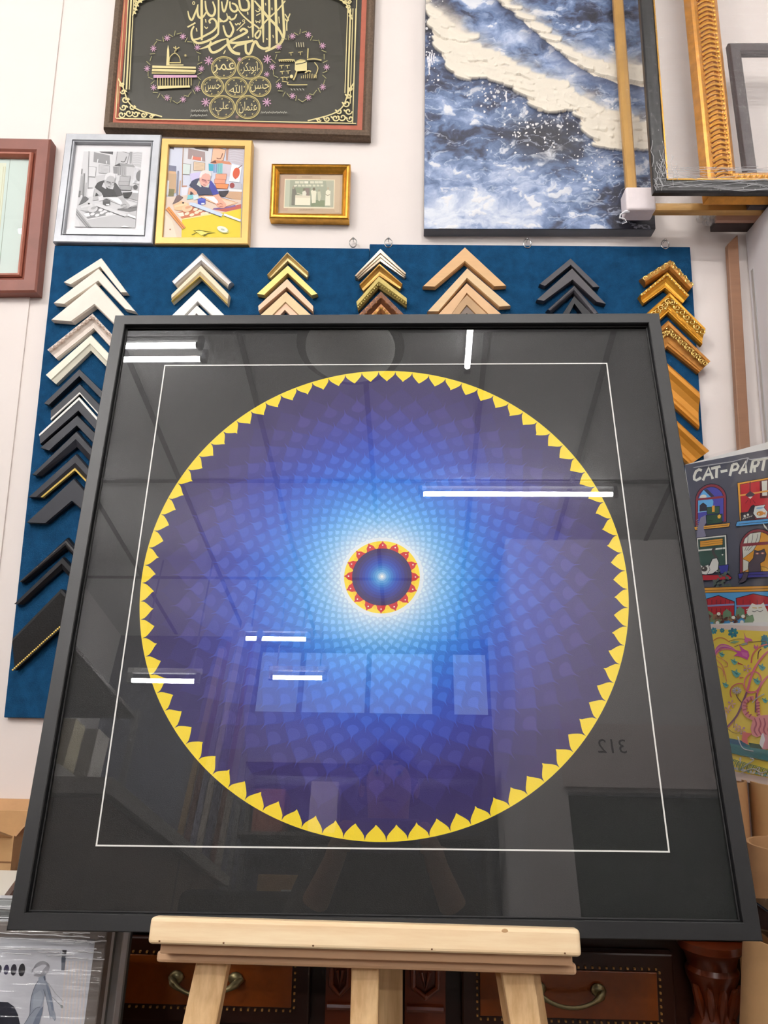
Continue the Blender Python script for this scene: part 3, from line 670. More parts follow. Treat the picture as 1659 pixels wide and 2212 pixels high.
# mosque
B([(238, 335), (246, 200), (254, 160), (264, 200), (266, 335)], G); a.curve([(262, 310), (272, 260), (312, 230), (350, 262), (360, 310)], 7, GD); a.stroke([(312, 232), (312, 205)], 6, GD)
B([(262, 306), (362, 306), (362, 316), (262, 316)], GD); B([(240, 325), (385, 325), (385, 335), (240, 335)], G)
B([(120, 335), (490, 345), (490, 362), (120, 355)], G); B([(120, 362), (492, 372), (490, 390), (115, 385)], G); B([(115, 392), (490, 395), (480, 404), (115, 404)], GD)
B([(130, 415), (500, 418), (500, 436), (130, 440)], PK)
for i in range(14): x = 165 + i * 22; a.stroke([(x, 440), (x, 505)], 7, GD)
B([(165, 508), (440, 505), (440, 522), (165, 535)], G); a.stroke([(300, 180), (325, 195), (350, 180)], 9, GD); a.stroke([(318, 170), (322, 210)], 8, GD); flower(402, 250, 12, GD)
# kaaba court
B([(1335, 305), (1400, 290), (1436, 300), (1436, 380), (1345, 386), (1332, 370)], G); a.stroke([(1340, 325), (1395, 318), (1436, 302)], 8, (70, 66, 50)); B([(1335, 300), (1380, 282), (1432, 290), (1400, 298)], GD)
a.stroke([(1446, 190), (1442, 275)], 11, GD); a.curve([(1195, 290), (1280, 285), (1330, 290)], 12, GD); a.curve([(1436, 285), (1500, 280), (1560, 290)], 12, GD)
for i in range(8): a.stroke([(1200 + i * 18, 285), (1206 + i * 18, 305)], 7, GD); a.stroke([(1390 + i * 18, 400 + 6 * abs(i - 4)), (1388 + i * 18, 445)], 6, GD)
a.curve([(1350, 385), (1335, 430), (1320, 460)], 12, GD); a.ell(1305, 430, 14, 16, G); a.curve([(1225, 470), (1275, 480), (1280, 500), (1440, 500)], 7, GD); a.curve([(1420, 400), (1450, 380), (1470, 390)], 12, GD); a.curve([(1500, 310), (1530, 360), (1500, 440)], 8, GD)
for x, y in ((1220, 340), (1270, 340), (1225, 390), (1275, 385), (1230, 440), (1265, 440), (1300, 230), (1380, 225)): a.stroke([(x - 18, y), (x + 20, y - 6)], 9, GD, 0.4); a.stroke([(x, y), (x + 2, y + 22)], 6, GD)
for i in range(4): a.stroke([(1345 + 20 * i, 140), (1350 + 20 * i, 180)], 7, (180, 172, 140))
for x0, y0, nn in ((450, 720, 9), (445, 760, 9), (1045, 735, 14)):
    for i in range(nn): x = x0 + i * 16; a.stroke([(x, y0 + 12 - (i % 3) * 3), (x + 8, y0 - 8 + (i % 2) * 6), (x + 14, y0 + 8)], 4, (186, 184, 170))
for i in range(5): a.stroke([(1300 + 25 * i, 535), (1312 + 25 * i, 550)], 5, (186, 184, 170))
# border lines and corner scrolls, crop of scale 2.633 at (200, 0)
a.setmap(2.633, (200, 0))
a.stroke([(200, -500), (137, 682)], 5, G); a.stroke([(222, -500), (150, 600)], 3, GD)
for off in (0, 16, 30): a.stroke([(212 + off, -60), (180 + off * 1.1, 520)], 5 if off != 16 else 9, G)
a.stroke([(140, 683), (1500, 712)], 6, G)
for off in (0, 16, 30, 46): a.stroke([(1452 + off, 60), (1436 + off, 540 + off * 2)], 5 if off != 16 else 9, G)
a.stroke([(1520, -500), (1480, 712)], 5, G)
rnd = random.Random(3)
def scrolls(cx, cy, sx, sy):
    def tr(p): return (cx + p[0] * sx, cy + p[1] * sy)
    for c, r, d in (((20, -20), 20, 1), ((30, -62), 20, -1), ((62, -28), 22, 1), ((40, -105), 20, 1), ((100, -24), 20, -1), ((80, -62), 16, 1), ((28, -150), 15, -1), ((145, -18), 16, 1), ((190, -12), 12, -1), ((18, -190), 11, 1)):
        pts = [(c[0] + d * r * (1 - k / 16) * math.cos(k * 0.55), c[1] + r * (1 - k / 16) * math.sin(k * 0.55)) for k in range(14)]
        a.stroke([tr(p) for p in pts], 8, G, 0.3)
        a.ell(*tr((c[0] + r, c[1] - 4)), 9, 5, G, 40, 8)
    a.curve([tr(p) for p in ((0, -225), (30, -170), (60, -90), (120, -45), (250, -8))], 7, G)
scrolls(150, 682, 1, 1); scrolls(1488, 706, -1.05, 1.0); scrolls(232, -10, 0.5, -0.5); scrolls(1478, -10, -0.5, -0.6)
a.build('embroidered_cloth', M_SATIN, t); glaze1(t, inset(cor, 0.0207), NY, 0.0072, M_GLASS_S)
# ================================================================== sea painting on a deep canvas
rs = np.random.RandomState(5)
_g = rs.rand(256, 256)
def vnoise(x, y):
    xi = np.floor(x).astype(int); yi = np.floor(y).astype(int); fx = x - xi; fy = y - yi
    fx = fx * fx * (3 - 2 * fx); fy = fy * fy * (3 - 2 * fy)
    g = lambda a, b: _g[a % 256, b % 256]
    return (g(xi, yi) * (1 - fx) + g(xi + 1, yi) * fx) * (1 - fy) + (g(xi, yi + 1) * (1 - fx) + g(xi + 1, yi + 1) * fx) * fy
def fbm(x, y, o=5):
    s = 0; a_ = 0.5; t_ = 0
    for k in range(o):
        s = s + a_ * vnoise(x * 2 ** k + 17 * k, y * 2 ** k + 31 * k); t_ += a_; a_ *= 0.55
    return s / t_
def sstep(a_, b_, x):
    t_ = np.clip((x - a_) / (b_ - a_), 0, 1); return t_ * t_ * (3 - 2 * t_)
CD = 0.032
PC = Vector((0, YW - 0.0015 - CD, 0))
tl = hit(914, -200, PC, NY); bl = hit(916, 494, PC, NY); br = hit(1416, 494, PC, NY); tr = hit(1404, -200, PC, NY)
tl.x = bl.x; tr.x = br.x; br.z = bl.z; tr.z = tl.z = 3.30
t = thing('canvas_painting', 'unframed sea painting with thick cream wave crests over dark blue water', 'painting', base_of([tl, tr, br, bl]))
NX, NZ = 460, 700
uu = np.linspace(0, 1, NX + 1); vv = np.linspace(0, 1, NZ + 1)
U, V = np.meshgrid(uu, vv)
X = bl.x + (br.x - bl.x) * U; Z = bl.z + (tl.z - bl.z) * V
dx, dy, dz = X - CAM.x, PC.y - CAM.y, Z - CAM.z
cz = dx * RF.x + dy * RF.y + dz * RF.z
px = CX + FPX * (dx * RX.x + dy * RX.y + dz * RX.z) / cz; py = CY + FPX * (dx * RD.x + dy * RD.y + dz * RD.z) / cz
qx, qy = (px - 880) * 2.1297, py * 2.1297     # crop coordinates used for the layout
wx = qx + 60 * (fbm(qx / 130, qy / 90) - 0.5) * 2; wy = qy + 40 * (fbm(qx / 110 + 9, qy / 80 + 4) - 0.5) * 2
n1 = fbm(wx / 170, wy / 62, 6); n2 = fbm(wx / 60 + 40, wy / 34 + 3, 5); n3 = fbm(wx / 28 + 9, wy / 22 + 70, 4)
bias = np.zeros_like(qx)
for bx, by, sx_, sy_, am in ((130, 120, 90, 150, -0.5), (640, 640, 190, 110, -0.45), (480, 420, 110, 70, -0.25), (600, 230, 130, 50, -0.3), (1060, 1000, 170, 110, -0.55), (420, 900, 340, 150, 0.22), (150, 1010, 240, 90, 0.36), (480, 1000, 200, 60, 0.25), (260, 560, 190, 80, 0.05), (880, 760, 90, 90, 0.2), (800, 100, 160, 60, -0.08), (330, 60, 120, 60, 0.12), (780, 330, 160, 70, 0.34), (480, 170, 130, 60, 0.28), (630, 260, 120, 45, 0.25), (250, 650, 160, 60, -0.12), (380, 800, 200, 60, 0.05), (600, 860, 200, 60, 0.1), (300, 440, 140, 60, -0.12), (980, 900, 120, 60, -0.15), (900, 60, 200, 60, -0.12)):
    bias += am * np.exp(-((qx - bx) / sx_) ** 2 - ((qy - by) / sy_) ** 2)
val = np.clip(0.46 + (n1 - 0.5) * 0.75 + (n2 - 0.5) * 0.55 + (n3 - 0.5) * 0.35 + bias, 0, 1)
def ramp(v, stops):
    out = np.zeros(v.shape + (3,))
    for (a0, c0), (a1, c1) in zip(stops[:-1], stops[1:]):
        t_ = np.clip((v - a0) / (a1 - a0), 0, 1)[..., None]
        msk = ((v >= a0) & (v <= a1))[..., None]
        out = np.where(msk, np.array(c0) * (1 - t_) + np.array(c1) * t_, out)
    return out
C = ramp(val, [(0, (44, 44, 54)), (0.22, (58, 62, 82)), (0.42, (96, 116, 152)), (0.62, (140, 158, 194)), (0.8, (184, 196, 220)), (1.0, (224, 230, 240))])
gm = np.exp(-((qx - 650) / 175) ** 2 - ((qy - 640 - 0.1 * (qx - 650)) / 95) ** 2 + (n2 - 0.5) * 1.6)
gm = np.clip(gm, 0, 1)[..., None] * 0.85
C = C * (1 - gm) + np.array((58, 57, 62)) * gm
rdg = 1 - np.abs(2 * fbm(wx / 120 + 3, wy / 40 + 8, 4) - 1)
rl = (sstep(0.93, 0.985, rdg) * 0.55 * np.clip(0.3 + (qy > 380) * 0.7, 0, 1))[..., None]
C = C * (1 - rl) + np.array((214, 222, 236)) * rl
hgt = (n2 - 0.5) * 0.0012 + (n3 - 0.5) * 0.0006
foam = sstep(0.60, 0.68, n2) * sstep(0.38, 0.6, n1 + bias * 0.6) * 0.8
C = C * (1 - foam[..., None]) + np.array((236, 236, 238)) * foam[..., None]
hgt += foam * 0.0010
# flying drops
for i in range(360):
    k = rs.rand()
    if k < 0.55: bx, by = 650 + rs.randn() * 110, 560 + rs.randn() * 70
    elif k < 0.75: bx, by = 400 + rs.randn() * 60, 430 + rs.randn() * 40
    elif k < 0.87: bx, by = 110 + rs.randn() * 25, 160 + rs.randn() * 110
    else: bx, by = 860 + rs.randn() * 70, 760 + rs.randn() * 60
    r = 1.6 + 3.5 * rs.rand() ** 3
    msk = ((qx - bx) ** 2 + (qy - by) ** 2) < r * r * 1.8
    C[msk] = (238, 236, 236); hgt[msk] += 0.0006
L1 = np.array([(-200, -120), (75, 38), (112, 82), (114, 150), (160, 262), (212, 346), (265, 376), (340, 360), (400, 382), (470, 402), (540, 452), (600, 512), (660, 526), (770, 512), (800, 562), (830, 622), (880, 682), (940, 692), (1000, 697), (1400, 690)], float)
lw1 = np.interp(qx, L1[:, 0], L1[:, 1]); U1 = np.array([(-200, -200), (75, -80), (230, 30), (330, 130), (480, 220), (650, 290), (800, 370), (970, 450), (1400, 600)], float); up1 = np.interp(qx, U1[:, 0], U1[:, 1])
L2 = np.array([(300, -160), (420, 5), (440, 32), (520, 82), (560, 132), (640, 192), (720, 262), (800, 322), (860, 352), (970, 387), (1090, 402), (1400, 430)], float); lw2 = np.interp(qx, L2[:, 0], L2[:, 1])
U2 = np.array([(300, -300), (480, -60), (600, 30), (720, 140), (860, 210), (1100, 225), (1400, 250)], float); up2 = np.interp(qx, U2[:, 0], U2[:, 1])
GAP = []
def petal(cx, cy, a_, b_, rot, th_):
    """one knife mark: a crisp rounded lower lip, thinning out upwards"""
    x0, x1 = cx - a_ * 1.5, cx + a_ * 1.5; y0, y1 = cy - b_ * 2.2, cy + b_ * 2.2
    msk = (qx > x0) & (qx < x1) & (qy > y0) & (qy < y1)
    if not msk.any(): return
    ii = np.where(msk.any(1))[0]; jj = np.where(msk.any(0))[0]
    sl = (slice(ii[0], ii[-1] + 1), slice(jj[0], jj[-1] + 1))
    dx_, dy_ = qx[sl] - cx, qy[sl] - cy
    c_, s_ = math.cos(rot), math.sin(rot)
    u = (dx_ * c_ + dy_ * s_) / a_; v = (-dx_ * s_ + dy_ * c_) / b_
    edge = np.sqrt(np.clip(1 - u * u, 0, 1))
    ins = (np.abs(u) < 1) & (v < edge) & (v > -1.4)
    f = np.clip((v + 1.4) / (edge + 1.4 + 1e-6), 0, 1)
    hh_ = 0.0012 + th_ * (0.25 + 0.75 * f ** 2.2) * (0.35 + 0.65 * edge)
    w_ = ins * sstep(0.0, 0.6, f) * (1 - sstep(0.75, 1.0, np.abs(u)) * 0.6)
    sh = 5 * rs.rand() - 2
    tone = np.stack([238 + sh - 10 * (1 - f), 230 + sh - 11 * (1 - f), 214 + sh - 12 * (1 - f)], -1)
    hgt[sl] = hgt[sl] * (1 - w_) + hh_ * w_
    C[sl] = C[sl] * (1 - w_[..., None]) + tone * w_[..., None]
for lw, up, LW_, sd in ((lw2, up2, L2, 3.0), (lw1, up1, L1, 1.0)):
    edge = lw - 6 * np.abs(np.sin(qx / 34 + sd))
    d = edge - qy
    rim = (d <= 6) & (d > -90); kk = (np.exp(-(6 - d) / 40.0) * rim * (0.8 if sd == 3.0 else 0.5))[..., None]
    C = C * (1 - kk) + np.array((46, 50, 72)) * kk
    soft = sstep(-20, 130, qy - up + 80 * (fbm(qx / 60 + sd, qy / 40) - 0.5)) * (d > 0)
    k = soft[..., None]
    C = C * (1 - k) + np.array((236, 226, 210)) * k
    hgt = hgt * (1 - soft) + 0.0012 * soft
    slope = np.gradient(LW_[:, 1], LW_[:, 0])
    rows_ = [(d0, i_) for i_, d0 in enumerate(range(170 if sd == 1.0 else 130, -1, -17))]
    for d0, i_ in rows_:
        x = -60.0 + (i_ % 2) * 30
        while x < 1250:
            a_ = rs.uniform(30, 52); b_ = rs.uniform(13, 22)
            ly = np.interp(x, LW_[:, 0], LW_[:, 1]); uy = np.interp(x, (U1 if sd == 1.0 else U2)[:, 0], (U1 if sd == 1.0 else U2)[:, 1])
            sl_ = (np.interp(x + 40, LW_[:, 0], LW_[:, 1]) - np.interp(x - 40, LW_[:, 0], LW_[:, 1])) / 80
            cy_ = ly - d0 * rs.uniform(0.85, 1.15) - b_
            if cy_ > uy + 75 or d0 < 25: petal(x, cy_, a_, b_, math.atan(sl_) * 0.55 + rs.uniform(-0.2, 0.15), 0.0085 * (1.0 if d0 < 80 else 0.65) * rs.uniform(0.7, 1.15))
            x += a_ * rs.uniform(1.0, 1.35)
# white spatter over the crests' lower side and the dribbles at the left
for x_, y0_, y1_ in ((102, 240, 345), (112, 230, 300), (122, 245, 290), (95, 260, 310), (455, 420, 470), (497, 615, 632)):
    msk = (np.abs(qx - x_ - 2 * np.sin(qy / 9)) < 3) & (qy > y0_) & (qy < y1_); C[msk] = (232, 230, 234); hgt[msk] += 0.001
mb = MB()
vs = np.stack([X, np.full_like(X, PC.y) - np.clip(hgt, -0.002, 0.012), Z], -1).reshape(-1, 3)
org = Vector(t['_org'])
me = bpy.data.meshes.new('painted_surface')
idx = np.arange((NX + 1) * (NZ + 1)).reshape(NZ + 1, NX + 1)
fq = np.stack([idx[:-1, :-1], idx[:-1, 1:], idx[1:, 1:], idx[1:, :-1]], -1).reshape(-1, 4)
me.from_pydata((vs - np.array(org)).tolist(), [], fq.tolist())
cl = C.reshape(-1, 3) / 255.0
cl = np.where(cl <= 0.04045, cl / 12.92, ((cl + 0.055) / 1.055) ** 2.4)
ca = me.color_attributes.new('Col', 'FLOAT_COLOR', 'POINT'); ca.data.foreach_set('color', np.concatenate([cl, np.ones((len(cl), 1))], 1).astype(np.float32).ravel())
me.materials.append(art_mat('oil_paint', 0.5, (260, 0.25)))
for p in me.polygons: p.use_smooth = True
o = bpy.data.objects.new('painted_surface', me); COL.objects.link(o); o.parent = t; o['_org'] = tuple(org)
mb = MB(); slab(mb, [p - NY * 0.0025 for p in (tl, tr, br, bl)], NY, CD - 0.0025); mb.build('canvas_edge', mat('dark_painted_edge', (88, 90, 98), 0.6, var=(9, 0.5), col2=(120, 124, 132), bump=(80, 0.3)), t)
# ================================================================== blue sample boards
M_FELT = mat('blue_felt', (25, 74, 113), 0.95, var=(38, 0.35), bump=(420, 0.7), spec=0.1)
BT = 0.012
YBD = YW - 0.0015 - BT
def board(name, label, pts, yf):
    q = [at_y(x, y, yf) for x, y in pts]
    mb = MB(); slab(mb, q, NY, BT)
    return tag(mb.build(name, M_FELT, None, org=base_of(q), bevel=0.002), label, 'display board', 'blue felt display boards')
ql = at_y(118, 530, YBD); qb = at_y(8, 1550, YBD); qr = at_y(798, 527, YBD); qR = at_y(1491, 533, YBD); qq = at_y(1519, 985, YBD)
mb = MB(); slab(mb, [Vector((ql.x, YBD, ql.z)), Vector((qr.x, YBD, ql.z - 0.006)), Vector((qr.x, YBD, qb.z)), Vector((qb.x, YBD, qb.z))], NY, BT)
tag(mb.build('display_board', M_FELT, None, org=(ql.x / 2 + qr.x / 2, YBD, qb.z), bevel=0.0015), 'blue felt sample board on the left, with pale, black, silver and pale gold corner samples', 'display board', 'blue felt display boards')
mb = MB(); slab(mb, [Vector((qr.x + 0.0005, YBD, qr.z)), Vector((qR.x, YBD, qR.z)), Vector((qR.x, YBD, qb.z)), Vector((qr.x + 0.0005, YBD, qb.z))], NY, BT)
tag(mb.build('display_board', M_FELT, None, org=(qr.x / 2 + qR.x / 2, YBD, qb.z), bevel=0.0015), 'blue felt sample board on the right, with light wood, charcoal and ornate gold corner samples', 'display board', 'blue felt display boards')
# hooks
for (x, y), lb in zip([(763, 522), (839, 522), (1139, 523), (1436, 525)], ['under the small sepia photo', 'left of the sea painting, over the champagne samples', 'under the sea painting, between the wood and charcoal samples', 'at the top right corner of the right blue board']):
    c = at_y(x, y, YBD)
    t = thing('hanging_hook', 'small nickel ring hook ' + lb, 'hook', (c.x, YW, c.z - 0.012), 'ring hooks along the top of the blue boards')
    mb = MB(); pts = [c + Vector((0.0085 * math.sin(k * math.pi / 8), -0.001, 0.011 * math.cos(k * math.pi / 8) - 0.004)) for k in range(17)]
    mb.tube(pts, 0.0013, 6); mb.build('ring', M_STEEL, t, smooth=True)
    mb = MB(); mb.tube([Vector((c.x, YW - 0.003, c.z + 0.006)), Vector((c.x, YBD - 0.004, c.z + 0.006))], 0.0014, 6); mb.ball(Vector((c.x, YBD - 0.004, c.z + 0.006)), 0.003, 5); mb.build('nail', M_STEEL, t, smooth=True)
# ================================================================== corner samples
def cmat(name, c, r=0.45, metal=0.0, v=0.08, s=14, **k): return mat(name, c, r, metal, var=(s, v), **k)
FLAT = [(0, 0.75), (0.06, 1.0), (0.94, 1.0), (1, 0.8)]
BEV = [(0, 0.7), (0.1, 1.0), (0.55, 1.0), (1, 0.55)]
ROUND = [(0, 0.3), (0.1, 0.7), (0.3, 0.96), (0.5, 1.0), (0.7, 0.95), (0.9, 0.7), (1, 0.4)]
STEP = [(0, 0.8), (0.05, 1.0), (0.42, 0.95), (0.44, 0.7), (0.7, 0.66), (0.72, 0.5), (1, 0.45)]
SCOOP = [(0, 0.85), (0.08, 1.0), (0.2, 0.97), (0.35, 0.7), (0.55, 0.52), (0.75, 0.5), (0.85, 0.62), (0.93, 0.62), (1, 0.4)]
def sample(label, group, crop, pts, dep, prof, m, lip=None, relief=None, beads=None, right=False, seam=True):
    k, o = crop
    yb = YBD - 0.0002
    P = Vector((0, yb - dep, 0))
    OL, OA, OR, IR, IA, IL = [hit(o[0] + x / k, o[1] + y / k, P, NY) for x, y in pts]
    st = [(OL, IL), (OA, IA), (OR, IR)]
    bc = base_of([OL, OR, IR, IL]); bc.y = yb
    def ring(O, I, pr):
        return [O.lerp(I, a_) + NY * (-dep + dep * h) for a_, h in pr]
    mb = MB()
    pr = [(0, 0.0)] + prof + [(1, 0.0)]
    mb.loft([ring(O, I, pr) for O, I in st], True, True)
    simple = not (lip or relief or beads)
    if simple:
        return tag(mb.build('corner_sample', m, None, org=bc), label, 'corner sample', group)
    t = thing('corner_sample', label, 'corner sample', bc, group)
    mb.build('moulding', m, t)
    if lip:
        a0, a1, lm = lip
        pl = [(a0, 0.3), (a0, 1.06), (a1, 1.06), (a1, 0.3)]
        if a0 > 0.5: pl = [(a0, 0.2), (a0, 1.04), (a1, 1.0), (a1 + 0.01, 0.2)]
        mb = MB(); mb.loft([ring(O, I, pl) for O, I in st], True, True); o_ = mb.build('lip', lm, t); o_['label'] = lm.name.replace('_', ' ') + ' edge line'
    if beads:
        n_, bm_, r_ = beads
        mb = MB()
        for A, Bq in ((IL, IA), (IA, IR)):
            for i in range(n_): mb.ball(A.lerp(Bq, (i + 0.5) / n_) + NY * 0.001, r_, 4)
        o_ = mb.build('bead_trim', bm_, t); o_['label'] = 'gold bead trim'
    if relief:
        pos, wid, step, rm = relief
        mb = MB(); rr = random.Random(len(label))
        for (O0, I0), (O1, I1) in ((st[0], st[1]), (st[2], st[1])):
            L = (O1 - O0).length; W_ = (I0 - O0).length * wid
            n_ = max(4, int(L / step)); ax = (O1 - O0).normalized(); sd = (I0 - O0).normalized(); sd = (sd - ax * sd.dot(ax)).normalized()
            for i in range(n_):
                tt = (i + 0.5) / n_
                c = O0.lerp(O1, tt).lerp(I0.lerp(I1, tt), pos) - NY * (dep * 0.12)
                s_ = 1 if i % 2 else -1
                R_ = min(W_ * 0.46, step * 0.5)
                pts_ = [c + ax * (R_ * (1.05 - q / 15) * math.cos(q * 0.62 + 0.4)) + sd * (s_ * R_ * (1.05 - q / 15) * math.sin(q * 0.62 + 0.4)) + NY * 0.0014 for q in range(13)]
                mb.tube(pts_, [0.0008 + 0.0009 * (1 - q / 13) for q in range(13)], 5)
                cc = c + sd * (-s_ * W_ * 0.34) + ax * (step * 0.5)
                mb.ball(cc, (step * 0.22, 0.0024, W_ * 0.12), 4, axes=(ax, NY, sd))
        o_ = mb.build('carved_relief', rm, t, smooth=True)
    return t
K4 = (1.9988, (0, 500)); K5 = (1.805, (740, 480)); K6 = (2.353, (0, 660))
CR = cmat('cream_paint', (240, 230, 216)); CR2 = cmat('ivory_paint', (244, 240, 220)); PKW = cmat('pinkish_white', (236, 222, 210)); PKD = cmat('worn_pinkish_white', (206, 182, 166), v=0.3, s=60)
BK = cmat('charcoal_paint', (40, 42, 50), 0.5); BK2 = cmat('black_paint', (24, 24, 29), 0.5); BKM = cmat('matt_black_paint', (18, 17, 17), 0.65, bump=(300, 0.4))
WL = mat('white', (246, 244, 238), 0.4); GLI = mat('gold', (240, 206, 110), 0.35, 0.4)
g1 = 'cream samples in the far left column'; g2 = 'black samples in the far left column'
D0 = 0.017
sample('thin cream corner sample, topmost of the far left column', g1, K4, [(274, 218), (437, 113), (549, 262), (520, 262), (432, 153), (306, 228)], D0, FLAT, CR)
sample('medium cream corner sample, second from the top of the far left column', g1, K4, [(229, 308), (425, 158), (586, 345), (538, 333), (424, 215), (280, 312)], D0 + .001, FLAT, CR)
sample('widest plain cream corner sample, third from the top of the far left column', g1, K4, [(217, 380), (412, 220), (625, 460), (540, 448), (408, 318), (310, 388)], D0 + .002, FLAT, CR)
sample('pinkish white corner sample with worn carving, fourth in the far left column', g1, K6, [(238, 222), (468, 38), (700, 285), (664, 325), (470, 112), (280, 265)], D0 + .002, SCOOP, PKW, relief=(0.22, 0.3, 0.011, PKD))
sample('ivory corner sample with a raised inner edge, lowest pale one of the far left column', g1, K6, [(230, 350), (462, 147), (690, 390), (650, 425), (455, 222), (277, 394)], D0 + .002, [(0, .8), (.06, 1), (.6, 1), (.66, .85), (1, .6)], CR2)
sample('plain thin charcoal corner sample, topmost black one of the far left column', g2, K6, [(222, 497), (403, 322), (612, 524), (585, 548), (403, 360), (250, 505)], D0, FLAT, BK)
sample('black corner sample with a white inner line, second black one of the far left column', g2, K6, [(258, 532), (405, 398), (610, 610), (575, 640), (405, 449), (258, 582)], D0, FLAT, BK, lip=(0.84, 0.99, WL))
sample('black corner sample with a white outer line, third black one of the far left column', g2, K6, [(200, 655), (403, 467), (600, 690), (565, 722), (398, 537), (205, 706)], D0 + .002, FLAT, BK, lip=(-0.01, 0.2, WL))
sample('medium charcoal corner sample below the white lined ones in the far left column', g2, K6, [(203, 722), (393, 557), (600, 765), (560, 790), (390, 612), (252, 737)], D0, FLAT, BK)
sample('wide charcoal corner sample just above the gold lined black one', g2, K6, [(160, 858), (388, 635), (590, 860), (545, 890), (383, 714), (205, 862)], D0 + .001, BEV, BK)
sample('black corner sample with a thin gold inner line', g2, K6, [(140, 972), (385, 750), (575, 965), (525, 990), (380, 838), (218, 974)], D0, BEV, BK, lip=(0.86, 0.99, GLI))
sample('wide flat charcoal corner sample just below the gold lined black one', g2, K6, [(130, 1102), (375, 875), (570, 1100), (500, 1112), (365, 998), (236, 1106)], D0, FLAT, BK)
sample('black rounded corner sample, third from the bottom of the far left column', g2, K6, [(88, 1402), (335, 1175), (520, 1385), (480, 1400), (330, 1236), (122, 1407)], D0 + .002, ROUND, BK2)
sample('black corner sample second from the bottom of the far left column', g2, K6, [(68, 1517), (318, 1276), (510, 1490), (470, 1510), (310, 1340), (108, 1519)], D0, BEV, BK2)
sample('largest matt black corner sample with a gold bead edge, lowest on the left', g2, K6, [(62, 1692), (308, 1440), (560, 1700), (560, 1880), (308, 1632), (62, 1856)], 0.024, [(0, .9), (.1, 1), (.9, .6), (1, .55)], BKM, beads=(27, GLI, 0.0022))
g = 'silver and white samples in the second column'
SV = mat('champagne_silver', (226, 220, 216), 0.3, 0.55, var=(20, 0.12)); WG = cmat('gilded_white', (240, 224, 190), 0.4)
sample('champagne silver corner sample, topmost in the second column', g, K4, [(736, 207), (870, 80), (1003, 212), (980, 236), (868, 140), (760, 234)], D0 + .004, ROUND, SV)
sample('cream and gold corner sample, second in the second column', g, K4, [(740, 270), (867, 143), (988, 268), (980, 312), (863, 195), (740, 302)], D0 + .003, BEV, WG, lip=(0.9, 0.99, GLI))
sample('plain white corner sample just above the black frame, second column', g, K4, [(680, 420), (857, 248), (1030, 420), (995, 440), (853, 304), (725, 440)], D0, FLAT, WL)
sample('small white corner sample tucked inside the plain white one', g, K4, [(770, 400), (850, 317), (935, 400), (915, 425), (848, 355), (790, 425)], D0 - .004, FLAT, WL)
g = 'pale gold samples in the third column'
PG = mat('pale_gold', (226, 200, 140), 0.35, 0.4, var=(25, 0.15)); YG = mat('yellow_gold', (232, 206, 122), 0.4, 0.3, var=(25, 0.1)); RG = mat('rose_paint', (234, 192, 160), 0.4, 0.15, var=(15, 0.08)); BG = mat('beige_gold', (224, 196, 150), 0.45, 0.15, var=(20, 0.1))
sample('narrow pale gold corner sample with a dark groove, topmost in the third column', g, K4, [(1152, 186), (1240, 87), (1331, 172), (1322, 192), (1240, 122), (1168, 193)], D0 + .002, SCOOP, PG)
sample('yellow gold flat corner sample, second in the third column', g, K4, [(1108, 268), (1243, 145), (1371, 268), (1345, 276), (1242, 181), (1142, 274)], D0, FLAT, YG)
sample('rose pink corner sample, third in the third column', g, K4, [(1115, 320), (1240, 203), (1352, 320), (1350, 346), (1238, 242), (1117, 344)], D0 + .001, FLAT, RG)
sample('beige gold corner sample, fourth in the third column', g, K4, [(1105, 376), (1235, 258), (1362, 376), (1330, 400), (1232, 306), (1140, 400)], D0, FLAT, BG)
sample('small beige corner sample nested under the beige gold one, third column', g, K4, [(1165, 372), (1231, 303), (1300, 372), (1280, 390), (1230, 340), (1185, 390)], D0 - .004, FLAT, RG)
g = 'champagne and gold samples in the fourth column'
CH = mat('champagne', (214, 196, 170), 0.28, 0.6, var=(30, 0.25)); GO2 = mat('old_gold', (206, 160, 84), 0.35, 0.55, var=(30, 0.25)); OG = mat('olive_gold', (190, 170, 96), 0.5, 0.35, var=(50, 0.3)); DB = mat('carved_brown', (112, 66, 36), 0.4, 0.2, var=(60, 0.4)); DBR = mat('bronze_highlight', (168, 110, 62), 0.35, 0.4, var=(60, 0.3))
sample('champagne silver stepped corner sample, topmost in the fourth column', g, K5, [(47, 208), (148, 102), (248, 198), (240, 207), (146, 142), (62, 213)], D0 + .003, STEP, CH, right=True)
sample('ribbed old gold corner sample, second in the fourth column', g, K5, [(65, 240), (144, 158), (234, 238), (222, 253), (143, 204), (82, 262)], D0 + .004, SCOOP, GO2, right=True)
sample('olive gold corner sample with a stamped edge, third in the fourth column', g, K5, [(53, 307), (142, 207), (250, 293), (250, 326), (140, 250), (60, 340)], D0 + .002, BEV, OG, relief=(0.8, 0.15, 0.006, OG), right=True)
sample('carved dark brown corner sample, fourth in the fourth column', g, K5, [(40, 378), (150, 266), (262, 378), (238, 400), (150, 312), (68, 398)], D0 + .004, BEV, DB, relief=(0.4, 0.5, 0.009, DBR), right=True)
sample('small carved bronze corner sample nested under the dark brown one', g, K5, [(88, 382), (150, 315), (214, 382), (196, 398), (150, 350), (106, 398)], D0 - .002, BEV, DBR, relief=(0.4, 0.4, 0.008, GO2), right=True)
g = 'light wood samples in the fifth column'
LW = mat('light_maple', (226, 178, 122), 0.45, var=(6, 0.12), stretch=(1, 1, 9)); LW2 = mat('pale_maple', (230, 196, 148), 0.45, var=(6, 0.12), stretch=(1, 1, 9)); LW3 = mat('peach_maple', (232, 186, 136), 0.45, var=(6, 0.12)); TN = mat('tan_wood', (198, 158, 112), 0.5, var=(7, 0.2)); GB = mat('grey_brown_wood', (132, 114, 100), 0.5, var=(7, 0.2))
